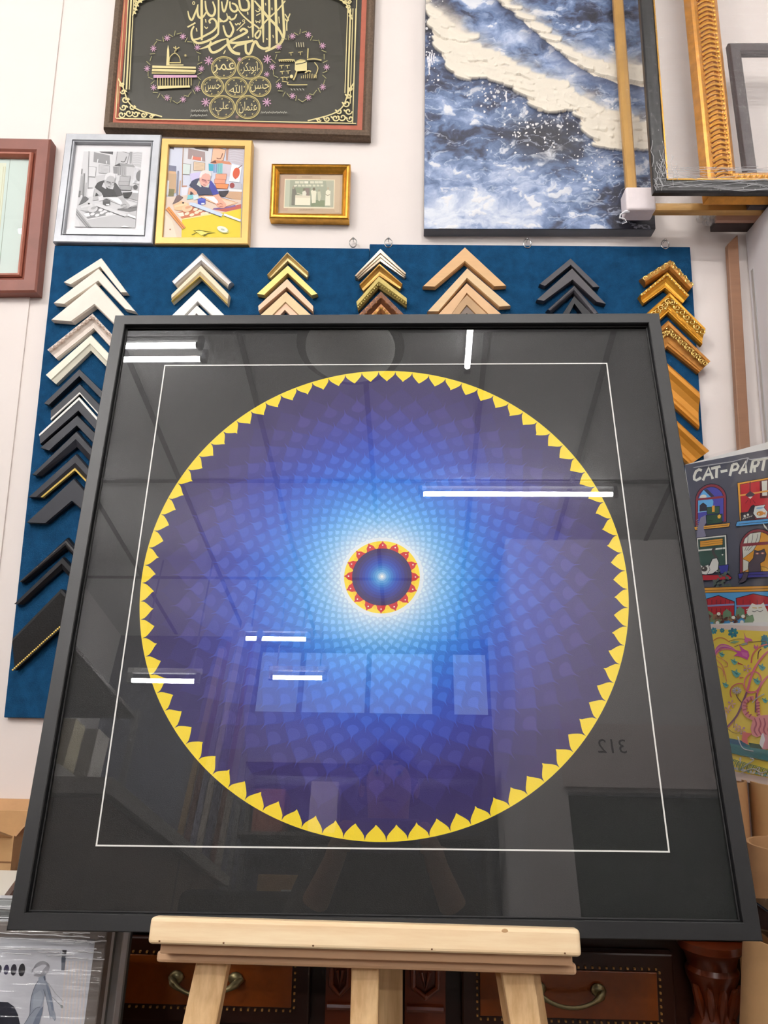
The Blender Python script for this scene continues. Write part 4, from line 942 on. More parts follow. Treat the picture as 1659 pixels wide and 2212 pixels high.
sample('maple coloured corner sample, topmost in the light wood column', g, K5, [(312, 249), (477, 95), (640, 247), (590, 250), (477, 154), (362, 251)], D0, FLAT, LW, right=True)
sample('pale maple corner sample, second in the light wood column', g, K5, [(330, 347), (486, 178), (657, 325), (610, 329), (485, 219), (376, 347)], D0 + .001, FLAT, LW2, right=True)
sample('peach toned maple corner sample, third in the light wood column', g, K5, [(345, 388), (484, 236), (655, 388), (605, 396), (484, 277), (405, 392)], D0, FLAT, LW3, right=True)
sample('tan corner sample nested under the peach toned maple one', g, K5, [(392, 385), (485, 281), (595, 385), (555, 396), (484, 324), (432, 392)], D0 - .001, FLAT, TN, right=True)
sample('small grey brown corner sample innermost in the light wood column', g, K5, [(438, 378), (484, 326), (540, 378), (518, 392), (484, 356), (458, 390)], D0 - .004, FLAT, GB, right=True)
g = 'charcoal samples in the sixth column'
CHW = mat('charcoal_wood', (66, 64, 70), 0.5, var=(8, 0.2), stretch=(1, 1, 6)); CHW2 = mat('dark_grey_wood', (78, 74, 78), 0.5, var=(8, 0.2))
sample('narrow charcoal corner sample, topmost in the charcoal column', g, K5, [(768, 240), (889, 140), (1003, 252), (975, 253), (890, 167), (790, 249)], D0, FLAT, CHW, right=True)
sample('widest charcoal corner sample, second in the charcoal column', g, K5, [(757, 301), (895, 178), (1028, 318), (988, 309), (897, 226), (786, 307)], D0, FLAT, CHW2, right=True)
sample('rounded dark charcoal corner sample, third in the charcoal column', g, K5, [(797, 337), (905, 238), (1005, 350), (972, 360), (903, 273), (815, 348)], D0 + .003, ROUND, CHW, right=True)
sample('small dark charcoal corner sample, lowest in the charcoal column', g, K5, [(845, 375), (903, 287), (990, 375), (955, 388), (904, 318), (872, 386)], D0 - .001, FLAT, BK2, right=True)
g = 'ornate gold samples in the far right column'
OR1 = mat('aged_gold', (190, 128, 54), 0.4, 0.45, var=(70, 0.3)); OR2 = mat('bright_gold', (226, 162, 50), 0.3, 0.55, var=(40, 0.25)); OR3 = mat('gold_highlight', (246, 208, 120), 0.26, 0.55, var=(80, 0.2)); OR4 = mat('amber_gold', (216, 146, 52), 0.36, 0.4, var=(8, 0.18), stretch=(1, 1, 4))
sample('aged gold ornate corner sample, topmost in the far right column', g, K5, [(1165, 212), (1283, 137), (1372, 240), (1355, 263), (1277, 184), (1187, 239)], D0 + .004, ROUND, OR1, relief=(0.4, 0.6, 0.010, OR3), right=True)
sample('bright gold corner sample with beaded outer edge, second in the far right column', g, K5, [(1160, 281), (1268, 192), (1353, 283), (1330, 311), (1262, 252), (1180, 311)], D0 + .004, SCOOP, OR2, relief=(0.16, 0.2, 0.007, OR3), right=True)
sample('widest ornate gold corner sample with scrolling leaves, third in the far right column', g, K5, [(1150, 386), (1277, 272), (1416, 410), (1408, 473), (1275, 347), (1220, 397)], D0 + .005, SCOOP, OR2, relief=(0.42, 0.55, 0.014, OR3), right=True)
sample('ornate gold corner sample with small scrolls, fourth in the far right column', g, K5, [(1180, 463), (1272, 380), (1437, 540), (1395, 581), (1273, 483), (1222, 525)], D0 + .005, SCOOP, OR1, relief=(0.4, 0.4, 0.011, OR3), right=True)
sample('wide smooth amber gold corner sample, second from the bottom of the far right column', g, K5, [(1130, 640), (1250, 531), (1393, 660), (1398, 801), (1245, 662), (1170, 735)], D0 + .006, SCOOP, OR4, right=True)
KP = (1.0, (0, 0))
sample('smooth amber gold corner sample, lowest in the far right column beside the cat poster', g, KP, [(1360, 950), (1435, 881), (1534, 973), (1492, 1003), (1433, 945), (1392, 985)], D0 + .008, SCOOP, OR4, right=True)
# ================================================================== tall grey cabinet at the right with wrapped frames on top
M_CAB = mat('light_grey_laminate', (234, 230, 233), 0.45, var=(3, 0.04))
XCAB = 0.775
t = thing('tall_cabinet', 'tall light grey cabinet at the right edge, wrapped frames standing on top', 'cabinet', ((XCAB + 1.7) / 2, 1.1, 0))
m = MB(); m.box(XCAB, 1.75, 0.62, YW - 0.006, 0.0, ZCAB); m.build('body', M_CAB, t, bevel=0.002)
m = MB(); m.box(XCAB - 0.0015, XCAB, YW - 0.03, YW - 0.02, 0.3, ZCAB - 0.1); m.build('edge_strip', M_STEEL, t)
m = MB()
for z0, z1 in ((0.05, 1.1), (1.12, 2.28)): m.box(XCAB + 0.02, 1.72, 0.605, 0.619, z0, z1)
m.build('door', M_CAB, t)
# brown flat moulding standing against the wall
yb = YW - 0.03
a0 = at_y(1572, 527, yb); a1 = at_y(1594, 506, yb); b0 = at_y(1598, 979, yb); b1 = at_y(1622, 979, yb)
def down(a, b, z=0.0): return a + (b - a) * ((z - a.z) / (b.z - a.z))
m = MB(); q = [a0, a1, down(a1, b1), down(a0, b0)]; slab(m, q, NY, 0.016)
tag(m.build('flat_moulding', mat('brown_moulding', (150, 108, 80), 0.5, var=(8, 0.15), stretch=(1, 1, 8)), None, org=base_of(q), bevel=0.002), 'flat brown moulding length standing upright between the wall and the grey cabinet', 'moulding')
# leaning open frames
LEAN = math.radians(2.5)
LN = Vector((0, -math.cos(LEAN), math.sin(LEAN))); LU = Vector((0, math.sin(LEAN), math.cos(LEAN)))
def lean_frame(name, label, yb, blx, tlx, wd, height, prof, mt, cat='empty frame', group='shrink-wrapped frames on the grey cabinet', z0=ZCAB + 0.001):
    P = Vector((0, yb, z0))
    xb = hit(blx[0], blx[1], P, LN).x; xt = hit(tlx[0], tlx[1], P, LN); xt_, vt = xt.x, (xt.z - z0) / LU.z
    sl = (xt_ - xb) / vt
    BL = Vector((xb, yb, z0)); TL = BL + LU * height + Vector((sl * height, 0, 0))
    BR = BL + Vector((wd, 0, 0)); TR = TL + Vector((wd, 0, 0))
    cor = [TL, TR, BR, BL]
    H = -min(h for _, h in prof)
    t = thing(name, label, cat, base_of(cor), group)
    frame_mb(cor, LN, prof).build('frame', mt, t)
    return t, cor
M_TANF = mat('tan_gilt_frame', (206, 160, 92), 0.4, 0.25, var=(14, 0.15))
M_BSF = mat('black_silver_frame', (60, 60, 60), 0.35, 0.25, var=(90, 0.45), stretch=(1, 1, 0.08))
M_ORN = mat('ornate_gold_frame', (218, 150, 60), 0.34, 0.5, var=(50, 0.25)); M_ORD = mat('dark_frame_edge', (96, 66, 46), 0.5)
M_DKF = mat('dark_brown_frame', (72, 58, 58), 0.45, var=(30, 0.3))
PR = lambda w, d: [(0, -d), (0, -0.004), (0.003, 0), (w - 0.004, 0), (w, -0.005), (w, -d)]
t1, c1 = lean_frame('picture_frame', 'large tan gilt frame with a white foam corner, overlapping the sea painting', 1.508, (1357, 446), (1326, 0), 1.05, 0.72, PR(0.024, 0.014), M_TANF)
mb = MB(); q = inset(c1, 0.012); mb.poly([p + LN * 0.001 for p in q][::-1]); mb.build('stretch_film', M_FILM, t1)
# foam corner and film tail
BL = c1[3]
ex = Vector((1, 0, 0)); 
m = MB(); F = lambda x, y, z: BL + ex * x + LU * y + LN * z
m.box(-0.006, 0.058, -0.001, 0.056, -0.034, 0.009, F=F)
o = m.build('foam_corner', mat('pinkish_foam', (250, 238, 238), 0.8, var=(40, 0.05)), t1, bevel=0.005, seg=3); o['label'] = 'white foam corner protector'
m = MB(); m.tube([F(0.0, 0.0, 0.0), F(-0.01, -0.004, 0.004), F(-0.02, -0.012, 0.006), F(-0.022, -0.02, 0.006), F(-0.012, -0.024, 0.008), F(-0.008, -0.032, 0.008), F(-0.018, -0.036, 0.008)], [0.004, 0.003, 0.0016, 0.0022, 0.001, 0.001, 0.001], 6)
o = m.build('film_tail', mat('white_film_tail', (236, 236, 240), 0.3), t1, smooth=True)
# wrapped frame standing behind, its end showing below
z = ZCAB + 0.0008
p = at_y(1540, 485, 1.572)
t5 = thing('picture_frame', 'short wrapped frame with a pinkish edge and bubble film end, behind the tan gilt frame', 'empty frame', (p.x + 0.35, 1.57, z), 'shrink-wrapped frames on the grey cabinet')
m = MB(); m.box(p.x, p.x + 0.7, 1.556, 1.588, z + 0.0, z + 0.012); m.box(p.x, p.x + 0.012, 1.556, 1.588, z + 0.012, z + 0.06); m.build('lower_rail', M_DKF, t5)
m = MB(); m.box(p.x - 0.003, p.x + 0.7, 1.545, 1.556, z + 0.002, z + 0.016); m.build('pink_edge', mat('pinkish_wood', (206, 166, 146), 0.5, var=(10, 0.15)), t5)
m = MB(); rr = random.Random(4)
for i in range(16): m.ball(Vector((p.x - 0.004 - 0.022 * rr.random(), 1.55 + 0.03 * rr.random(), z + 0.045 * rr.random())), (0.009 + 0.006 * rr.random(), 0.010, 0.009), 4)
m.build('bubble_film', pane_mat('crumpled_film', 2.2, 0.1, haze=0.12), t5)
# dark brown frame and ornate gold frame
t4, c4 = lean_frame('picture_frame', 'dark brown frame wrapped in film, its top left corner right of the ornate gold frame', 1.486, (1619, 430), (1574, 92), 0.7, 1.0, PR(0.026, 0.016), M_DKF)
# its top edge shows at y = 92: shorten
P = Vector((0, 1.486, ZCAB)); tp = hit(1574, 92, P, LN); hh = (tp.z - ZCAB) / LU.z
for o in list(t4.children): bpy.data.objects.remove(o)
c4 = [c4[3] + (c4[0] - c4[3]) * (hh / 1.0), c4[2] + (c4[1] - c4[2]) * (hh / 1.0), c4[2], c4[3]]
frame_mb(c4, LN, PR(0.027, 0.016)).build('frame', M_DKF, t4)
mb = MB(); mb.poly([p_ + LN * 0.001 for p_ in inset(c4, 0.004)][::-1]); mb.build('stretch_film', pane_mat('white_stretch_film', 0.8, 0.15, (12, 0.9, (0.4, 1, 6)), haze=0.03), t4)
t3, c3 = lean_frame('ornate_frame', 'ornate bright gold frame with carved leaf ridges, standing inside the black wrapped frame', 1.464, (1526, 440), (1484, 0), 0.9, 0.95, [(0, -0.018), (0, -0.016), (0.010, -0.004), (0.016, -0.002), (0.026, 0.006), (0.040, 0.008), (0.052, 0.002), (0.062, 0.002), (0.072, -0.008), (0.072, -0.018)], M_ORN)
m = MB()
BL = c3[3]; up = (c3[0] - c3[3]).normalized(); L = (c3[0] - c3[3]).length
for A, d, s, ll in ((c3[3], up, ex, L), (c3[3], ex, up, 0.9), (c3[2], up, -ex, L), (c3[0], ex, -up, 0.9)):
    nn = int(ll / 0.0125)
    for i in range(3, nn - 2):
        b = A + d * (i * 0.0125)
        big = i % 4 == 0
        pts = [b + s * (0.019 + 0.033 * k / 6) + d * (0.009 * math.sin(k / 6 * 2.2)) + LN * (0.0035 + 0.006 * math.sin(0.5 + k / 6 * 2.2)) for k in range(7)]
        m.tube(pts, [0.0022 if big else 0.0034] * 7, 5)
        m.ball(b + s * 0.057 + LN * 0.0035, (0.003, 0.002, 0.005), 4)
m.build('carved_leaf_ridges', mat('gold_ridge', (240, 176, 66), 0.28, 0.55, var=(60, 0.2)), t3, smooth=True)
t2, c2 = lean_frame('picture_frame', 'black and silver frame in stretch film, foremost of the frames on the grey cabinet', 1.436, (1414, 432), (1383, 0), 1.0, 1.0, PR(0.030, 0.015), M_BSF)
frame_mb(inset(c2, 0.030), LN, [(0, -0.014), (0, -0.002), (0.003, -0.002), (0.003, -0.014)]).build('gold_lip', M_GOLD, t2)
mb = MB(); mb.poly([p_ + LN * 0.0015 for p_ in inset(c2, 0.001)][::-1]); mb.build('stretch_film', M_FILM, t2)
M_WR = pane_mat('film_wrinkle', 3.0, 0.08, haze=0.35)  # film ridges, with white haze mixed in for their streak highlights
m = MB(); rr = random.Random(8); BL2 = c2[3]; up2_ = (c2[0] - c2[3]).normalized()
for i in range(26):
    y0 = rr.uniform(0.0, 0.055); x0 = rr.uniform(0, 0.2); l = rr.uniform(0.05, 0.25)
    m.tube([BL2 + ex * (x0 + l * k / 6) + up2_ * (y0 + 0.004 * math.sin(k + i)) + LN * 0.002 for k in range(7)], 0.0006, 4)
for i in range(16):
    x0 = rr.uniform(0.0, 0.05); y0 = rr.uniform(0.0, 0.06); l = rr.uniform(0.02, 0.08)
    m.tube([BL2 + ex * (x0 + 0.003 * math.sin(k * 2 + i)) + up2_ * (y0 + l * k / 5) + LN * 0.002 for k in range(6)], 0.0006, 4)
m.build('film_wrinkles', M_WR, t2)
# ================================================================== posters at the right
P0 = at_y(1479, 1004, 1.45)
DD = Vector((0.45, -0.88, 0)).normalized(); DN = Vector((-DD.y, DD.x, 0)).normalized()
if DN.y > 0: DN = -DN
K7 = 5.672
pc_b = hit(1588, 1676, P0, DN)
zb = pc_b.z
def poster_quad(P, z0, z1, w, off=0.0):
    return [P + DD * off + Vector((0, 0, z1 - P.z)), P + DD * (off + w) + Vector((0, 0, z1 - P.z)), P + DD * (off + w) + Vector((0, 0, z0 - P.z)), P + DD * off + Vector((0, 0, z0 - P.z))]
q = poster_quad(P0, zb, P0.z, 0.40)
t = thing('poster', 'dark grey illustrated cat poster lettered CAT-PARTY in a clear sleeve, right of the black frame', 'poster', base_of(q))
mb = MB(); slab(mb, [p - DN * 0.0005 for p in q], DN, 0.003); mb.build('backing_board', M_WHITECARD, t)
a = Art(P0, DN, K7, (1470, 970), step=2e-5); B = a.add
DK = (94, 94, 104); OL_ = (44, 42, 52)
B([(52, 195), (1400, -60), (1500, 2400), (300, 2300), (165, 960)], DK)
def lp(pts, c, w=9): a.line_poly(pts, c, OL_, w)
WH = (238, 238, 226)
for s_ in ([(262, 262), (225, 250), (190, 275), (168, 330), (168, 370), (195, 382), (235, 362), (250, 345)], [(275, 385), (345, 225), (395, 365)], [(300, 320), (375, 308)], [(375, 240), (490, 212)], [(445, 225), (440, 355)], [(492, 278), (575, 262)],
           [(605, 330), (640, 190)], [(640, 190), (690, 180), (710, 210), (690, 250), (630, 262)], [(720, 305), (800, 150), (805, 295)], [(745, 258), (815, 245)], [(860, 290), (890, 140)], [(890, 140), (945, 132), (962, 165), (940, 205), (880, 218)], [(910, 215), (910, 285)],
           [(960, 135), (1075, 108)], [(1030, 125), (1005, 265)], [(1085, 105), (1120, 190), (1180, 80)], [(1120, 190), (1110, 250)]):
    a.stroke(s_, 33, WH)
def arch(x0, x1, yt, yb_, sk):
    cx = (x0 + x1) / 2; r = (x1 - x0) / 2
    pts = [(x0, yb_ - 0 * sk)] + [(cx - r * math.cos(k * math.pi / 12), yt + r - r * math.sin(k * math.pi / 12) - sk * (1 - math.cos(k * math.pi / 12)) * r / 2) for k in range(13)] + [(x1, yb_ - sk * (x1 - x0))]
    return pts
MR = (150, 62, 70)
lp(arch(183, 565, 440, 945, .14), MR, 10); lp(arch(215, 530, 475, 930, .14), (86, 84, 176), 7)
B([(218, 610), (285, 500), (375, 590), (405, 640), (400, 700), (218, 780)], (110, 184, 236)); B([(285, 500), (330, 490), (420, 580), (380, 590)], (70, 66, 82)); a.ell(280, 585, 42, 26, WH, -8)
B([(235, 770), (237, 690), (280, 655), (325, 690), (325, 765)], (62, 58, 66)); a.stroke([(215, 775), (330, 760)], 10, (150, 200, 240)); a.stroke([(200, 620), (545, 585)], 26, MR)
lp([(325, 715), (480, 700), (480, 790), (328, 800)], (70, 98, 72)); lp([(318, 812), (515, 795), (515, 905), (322, 925)], (58, 86, 64)); B([(388, 695), (422, 692), (422, 770), (390, 772)], (242, 176, 70)); B([(455, 820), (480, 800), (500, 820), (490, 850), (462, 850)], (242, 190, 70))
for yy in (880, 898): a.stroke([(340, yy), (400, yy - 6)], 6, (36, 50, 40))
lp([(165, 955), (612, 905), (600, 950), (590, 955), (180, 995)], (244, 176, 66)); a.stroke([(200, 975), (590, 930)], 6, OL_)
B([(250, 840), (310, 810), (318, 900), (285, 960), (315, 1060), (300, 1100), (250, 1110), (200, 1085), (215, 960)], (142, 138, 160))
for k in range(10): a.stroke([(225 + (k % 2) * 8, 860 + k * 24), (195 + (k % 3) * 8, 875 + k * 24)], 8, (142, 138, 160))
# fish bowl window
lp([(700, 415), (1300, 310), (1330, 860), (730, 890)], (244, 176, 66), 10); lp([(735, 435), (1300, 335), (1320, 850), (755, 880)], (206, 54, 60), 7)
a.stroke([(858, 400), (858, 520)], 9, OL_); B([(975, 390), (1100, 370), (1100, 600), (980, 605)], (110, 40, 44)); B([(1000, 395), (1068, 385), (1068, 570), (1008, 575)], WH); a.stroke([(735, 570), (1100, 510)], 20, (244, 176, 90))
B([(800, 565), (858, 515), (920, 555), (890, 580), (830, 588)], (90, 76, 86)); B([(832, 588), (890, 582), (862, 612)], (250, 244, 230))
for k in (-1, 0, 1): a.stroke([(862 + k * 30, 625), (862 + k * 60, 665)], 6, (130, 40, 44))
B([(740, 780), (830, 770), (870, 700), (905, 680), (930, 720), (890, 780), (930, 860), (745, 880)], (64, 54, 62)); a.ell(792, 822, 14, 14, WH); a.ell(832, 806, 14, 14, WH)
for k in range(5): a.stroke([(770 + k * 24, 865 - k * 8), (790 + k * 24, 835 - k * 5)], 6, WH)
lp([(915, 700), (1048, 682), (1030, 715), (1075, 770), (1060, 840), (940, 850), (895, 790), (905, 740)], (236, 240, 236)); a.ell(980, 722, 46, 12, (160, 200, 226), -8); a.ell(985, 790, 46, 28, (226, 150, 60), -6); B([(1020, 790), (1050, 765), (1048, 812)], (226, 150, 60)); a.ell(968, 796, 9, 9, WH)
lp([(700, 888), (1330, 830), (1330, 890), (690, 950), (685, 930)], (92, 172, 232)); a.stroke([(720, 920), (1300, 866)], 6, OL_)
B([(1015, 905), (1060, 955), (1080, 1000), (1035, 960)], WH); B([(1040, 1050), (1090, 1010), (1100, 1060)], WH)
# lower left window
lp([(205, 1090), (570, 1050), (585, 1500), (235, 1530)], WH, 10); lp([(225, 1110), (548, 1075), (560, 1490), (245, 1510)], (70, 96, 84), 6)
for k in range(3): lp([(245, 1130 + k * 24), (525, 1095 + k * 26), (528, 1120 + k * 26), (250, 1160 + k * 22)], (244, 176, 66), 5)
a.stroke([(230, 1245), (555, 1215)], 20, WH); a.curve([(455, 1340), (420, 1290), (405, 1240), (435, 1215)], 30, (86, 80, 76)); a.ell(523, 1295, 10, 10, WH); a.stroke([(528, 1110), (523, 1290)], 4, OL_)
lp([(330, 1500), (400, 1345), (455, 1335), (480, 1390), (470, 1480), (400, 1530), (290, 1540)], (238, 238, 230)); lp([(255, 1420), (290, 1440), (350, 1415), (370, 1480), (330, 1540), (275, 1535), (252, 1470)], (238, 238, 230), 6); a.ell(300, 1468, 40, 34, (94, 86, 82)); a.ell(290, 1460, 10, 8, WH)
lp([(475, 1430), (600, 1415), (590, 1520), (500, 1530)], (70, 70, 160)); lp([(258, 1545), (590, 1540), (640, 1575), (620, 1600), (270, 1612)], (198, 50, 58))
GR = (100, 112, 100)
for k in range(26): a.ell(420 + 200 * rnd.random(), 1490 + 200 * rnd.random(), 24, 14, GR, 360 * rnd.random(), 8); a.h += 1e-6
# lower right window
lp(arch(738, 1190, 985, 1520, .06), MR, 10)
lp(arch(772, 1156, 1020, 1512, .06), (244, 172, 62), 7)
lp([(770, 1200), (800, 1100), (870, 1035), (1000, 1018), (985, 1120), (900, 1250), (780, 1340)], (234, 236, 222), 6); lp([(780, 1350), (850, 1380), (840, 1480), (780, 1500)], (234, 236, 222), 6)
for k in range(3): a.curve([(840 + 60 * k, 1045), (835 + 50 * k, 1140), (800 + 20 * k, 1250)], 5, OL_)
a.stroke([(745, 1180), (1170, 1146)], 36, MR)
lp([(905, 1340), (920, 1235), (960, 1255), (1000, 1245), (1040, 1225), (1065, 1290), (1040, 1370), (990, 1400), (1000, 1510), (850, 1510), (850, 1400)], (96, 84, 94), 7); a.ell(955, 1282, 24, 11, (200, 120, 90)); a.ell(1020, 1278, 24, 11, (200, 120, 90)); a.ell(955, 1282, 12, 8, (246, 206, 190)); a.ell(1020, 1278, 12, 8, (246, 206, 190))
lp([(1000, 1440), (1060, 1450), (1120, 1500), (1020, 1500)], (246, 190, 70), 5)
lp([(720, 1530), (860, 1510), (1330, 1490), (1330, 1560), (830, 1580), (730, 1590)], (72, 68, 160)); a.stroke([(840, 1545), (1300, 1520)], 6, OL_); lp([(800, 1500), (850, 1520), (820, 1610), (770, 1640), (720, 1640), (760, 1590)], (96, 84, 94), 7)
# garden doors
lp([(280, 1700), (1400, 1665), (1400, 1735), (290, 1765)], (244, 176, 66)); a.stroke([(285, 1735), (1400, 1700)], 6, OL_)
B([(290, 1768), (1400, 1740), (1400, 2150), (340, 2150)], (96, 178, 236))
for x0, x1, xm in ((290, 675, 480), (698, 1300, 908)):
    y = 1795 - (x0 - 290) * 0.05
    lp([(x0, y + 55), (xm, y), (x1, y + 75), (x1, 2060), (x0 + 20, 2060)], (202, 50, 56), 10)
    for k in range(1, 7):
        x = x0 + (x1 - x0) * k / 7; a.stroke([(x, 1850), (x, 1905)], 5, OL_); a.stroke([(x, 1950), (x, 2050)], 5, OL_)
    a.stroke([(x0, 1925), (x1, 1905)], 22, (160, 160, 206))
for x, y in ((370, 2030), (590, 2010), (750, 1980), (860, 2040), (480, 2060)): B([(x - 60, y + 90), (x - 50, y - 10), (x - 5, y - 50), (x + 50, y - 10), (x + 60, y + 90)], (124, 156, 120))
for k in range(36): a.ell(360 + 520 * rnd.random(), 2040 + 90 * rnd.random(), 30, 15, ((128, 96, 76), (92, 56, 50), (150, 120, 90))[k % 3], 360 * rnd.random(), 8)
for x, y in ((490, 2020), (670, 2065), (790, 2050), (475, 2130), (650, 2140), (775, 2120), (350, 2085)): a.ell(x, y, 24, 22, WH, 0, 7)
B([(835, 2010), (850, 1960), (900, 1890), (950, 1910), (1010, 1905), (1040, 1880), (1070, 1950), (1130, 2060), (1130, 2250), (870, 2250), (920, 2100), (880, 2060)], (236, 236, 224))
for k in range(9): a.stroke([(850 + k * 4, 1960 + k * 22), (826 + k * 6, 1972 + k * 22)], 10, (236, 236, 224))
a.stroke([(905, 1945), (960, 1950)], 10, (222, 190, 120)); a.stroke([(980, 1948), (1025, 1940)], 10, (222, 190, 120)); a.curve([(900, 1985), (930, 1995), (965, 1980), (1000, 1995), (1035, 1975)], 6, OL_)
B([(800, 2160), (830, 2060), (910, 2030), (930, 2100), (870, 2160)], (128, 158, 120)); B([(350, 2140), (880, 2160), (870, 2180), (350, 2160)], (96, 96, 84))
a.build('print', M_ART, t)
mb = MB(); mb.poly([p + DN * 0.004 for p in poster_quad(P0, zb + 0.002, P0.z + 0.004, 0.404, -0.002)]); mb.build('plastic_sleeve', M_SLEEVE, t)
m = MB(); f = lambda x, y, w=0.0045: hit(1470 + x / K7, 970 + y / K7, P0 + DN * w, DN)
m.tube([f(160, 228), f(400, 190), f(640, 155), f(760, 120), f(830, 108)], 0.0009, 5); m.tube([f(830, 108), f(815, 150), f(800, 190)], 0.0011, 5); m.tube([f(800, 110), f(860, 130), f(1000, 110), f(1072, 100)], 0.001, 5)
m.build('sleeve_creases', M_WR, t)
# yellow garden poster
P1 = P0 + DN * 0.012
K8 = 5.98
e_ = hit(1533, 1348, P1, DN); ztop = e_.z
q = poster_quad(P1, zb, ztop, 0.40)
t = thing('poster', 'yellow tiger and vine poster in a clear sleeve, below the cat poster', 'poster', base_of(q))
mb = MB(); slab(mb, [p - DN * 0.0005 for p in q], DN, 0.003); mb.build('backing_board', M_WHITECARD, t)
a = Art(P1, DN, K8, (1500, 1330), step=2e-5); B = a.add
B([(130, 108), (1300, 150), (1300, 2260), (540, 2130), (500, 2075), (200, 190)], (240, 222, 212))
B([(130, 168), (1300, 215), (1300, 2160), (515, 2010), (190, 190)], (255, 228, 92))
TL_ = (70, 156, 160); PK1 = (226, 116, 172); PK2 = (240, 130, 140); LP = (216, 170, 190)
for x, y, r in ((250, 195, 42), (500, 220, 62), (360, 190, 30), (910, 290, 44), (930, 350, 70)):
    for k in range(7): an = k * 0.9; a.ell(x + r * .6 * math.cos(an), y + r * .6 * math.sin(an), r * .5, r * .35, (64, 132, 160) if k % 2 else TL_, an * 57, 8)
for y, w in ((300, 0), (330, 1), (360, 2), (385, 3)): a.curve([(545, 455 + w * 4), (470, 400 + w * 12), (360, 370 + w * 22), (290, 420 + w * 24), (262, 500 + w * 20), (240, 560)], 16, ((226, 120, 180), (236, 160, 190), (210, 100, 176), (240, 150, 150))[w], 0.4)
a.curve([(460, 340), (380, 290), (300, 290), (240, 330)], 10, (240, 150, 90)); a.curve([(280, 560), (360, 640), (400, 760), (420, 850)], 12, (240, 160, 120), .5); a.curve([(290, 520), (420, 600), (430, 650), (390, 660)], 10, (236, 150, 120), .5); a.curve([(280, 640), (370, 700), (380, 790)], 10, (236, 160, 120), .5)
B([(500, 440), (560, 450), (610, 460), (580, 370), (640, 430), (700, 460), (715, 520), (690, 570), (620, 540), (560, 520), (510, 525), (560, 480)], (222, 98, 176)); B([(610, 470), (690, 480), (690, 540), (630, 520)], (236, 130, 190))
B([(640, 205), (670, 280), (740, 300), (760, 330), (700, 330), (690, 380), (650, 330), (655, 270)], (228, 124, 176)); a.curve([(450, 330), (560, 300), (660, 305)], 6, (120, 110, 90)); a.curve([(520, 400), (640, 360), (860, 330), (950, 340)], 7, (150, 110, 90)); B([(460, 350), (520, 320), (590, 330), (530, 360)], (150, 190, 150)); B([(600, 370), (680, 345), (690, 370), (630, 385)], (170, 180, 170))
B([(780, 370), (800, 400), (830, 370), (825, 430), (800, 440), (770, 410)], (214, 120, 160)); a.curve([(740, 610), (760, 500), (850, 400), (950, 370)], 18, (236, 130, 120)); a.curve([(825, 560), (835, 470), (870, 430)], 12, (130, 80, 90))
for x, y, s in ((360, 495, 40), (520, 590, 46), (545, 740, 62), (410, 890, 42), (815, 840, 52), (880, 660, 52), (920, 1090, 40), (490, 1620, 36)):
    B([(x - s, y - s * .6), (x - s * .2, y - s * .4), (x + s * .2, y - s * .9), (x + s * .3, y - s * .2), (x + s, y + s * .1), (x + s * .5, y + s * .8), (x, y + s), (x - s * .6, y + s * .4)], (126, 196, 184)); B([(x - s * .4, y - s * .1), (x + s * .4, y), (x + s * .2, y + s * .5)], (82, 160, 160)); a.stroke([(x - s, y - s * .6), (x + s * .6, y + s * .4)], 5, (90, 120, 120))
B([(570, 600), (640, 635), (570, 625)], (220, 90, 90)); B([(590, 790), (650, 800), (590, 810)], (226, 120, 110))
for x, y, s in ((690, 680, 46), (490, 1140, 46), (440, 1215, 40), (620, 1480, 50), (560, 1440, 40)):
    for k in range(5): an = k * 1.25 + x; B([(x, y), (x + s * math.cos(an - .3), y + s * math.sin(an - .3)), (x + s * 1.2 * math.cos(an), y + s * 1.2 * math.sin(an)), (x + s * math.cos(an + .3), y + s * math.sin(an + .3))], LP if k % 2 else (236, 190, 170))
VN = (240, 128, 150)
a.curve([(990, 440), (900, 520), (800, 660), (740, 800), (700, 950), (640, 1110), (560, 1290), (440, 1440)], 30, VN, .35); a.curve([(690, 980), (640, 1110), (560, 1290), (430, 1440)], 26, (140, 96, 120), .3)
a.curve([(1000, 740), (900, 850), (830, 980), (810, 1120), (800, 1250)], 26, VN, .4); a.curve([(810, 1000), (805, 1120), (798, 1250)], 18, (140, 96, 120), .3)
a.ring(765, 860, 105, 140, 16, VN, 24, 20); a.curve([(640, 880), (560, 880), (490, 930), (475, 1000), (490, 1055)], 14, (226, 120, 120)); a.curve([(640, 890), (690, 970), (800, 980)], 12, (226, 130, 110)); a.curve([(620, 1120), (570, 1060), (550, 1010)], 12, (130, 90, 100))
for k in range(18): an = k * 0.35; a.stroke([(560 + 14 * math.cos(an), 965 + 14 * math.sin(an)), (560 + 62 * math.cos(an), 965 + 48 * math.sin(an))], 9, (186, 178, 190) if k % 2 else (222, 214, 222))
# tiger
TG = (240, 156, 156); TS = (196, 100, 116)
a.curve([(790, 1330), (700, 1290), (655, 1210), (665, 1120), (720, 1070), (780, 1062)], 52, TG)
for x, y, x2, y2 in ((640, 1160, 700, 1170), (640, 1220, 700, 1200), (670, 1280, 720, 1240), (720, 1310, 750, 1270), (690, 1080, 720, 1120), (740, 1050, 750, 1090), (650, 1110, 690, 1135)): a.stroke([(x, y), (x2, y2)], 17, TS)
B([(740, 1450), (770, 1330), (850, 1290), (960, 1280), (1300, 1300), (1300, 1560), (1000, 1560), (900, 1540), (820, 1570), (760, 1540)], TG)
B([(805, 1100), (840, 1085), (870, 1290), (840, 1310)], TG)
for k in range(5): a.stroke([(815, 1130 + k * 38), (860, 1122 + k * 38)], 16, TS)
for k in range(7): a.curve([(790 + k * 62, 1320), (815 + k * 58, 1400), (790 + k * 60, 1480), (830 + k * 62, 1550)], 22, TS, .5)
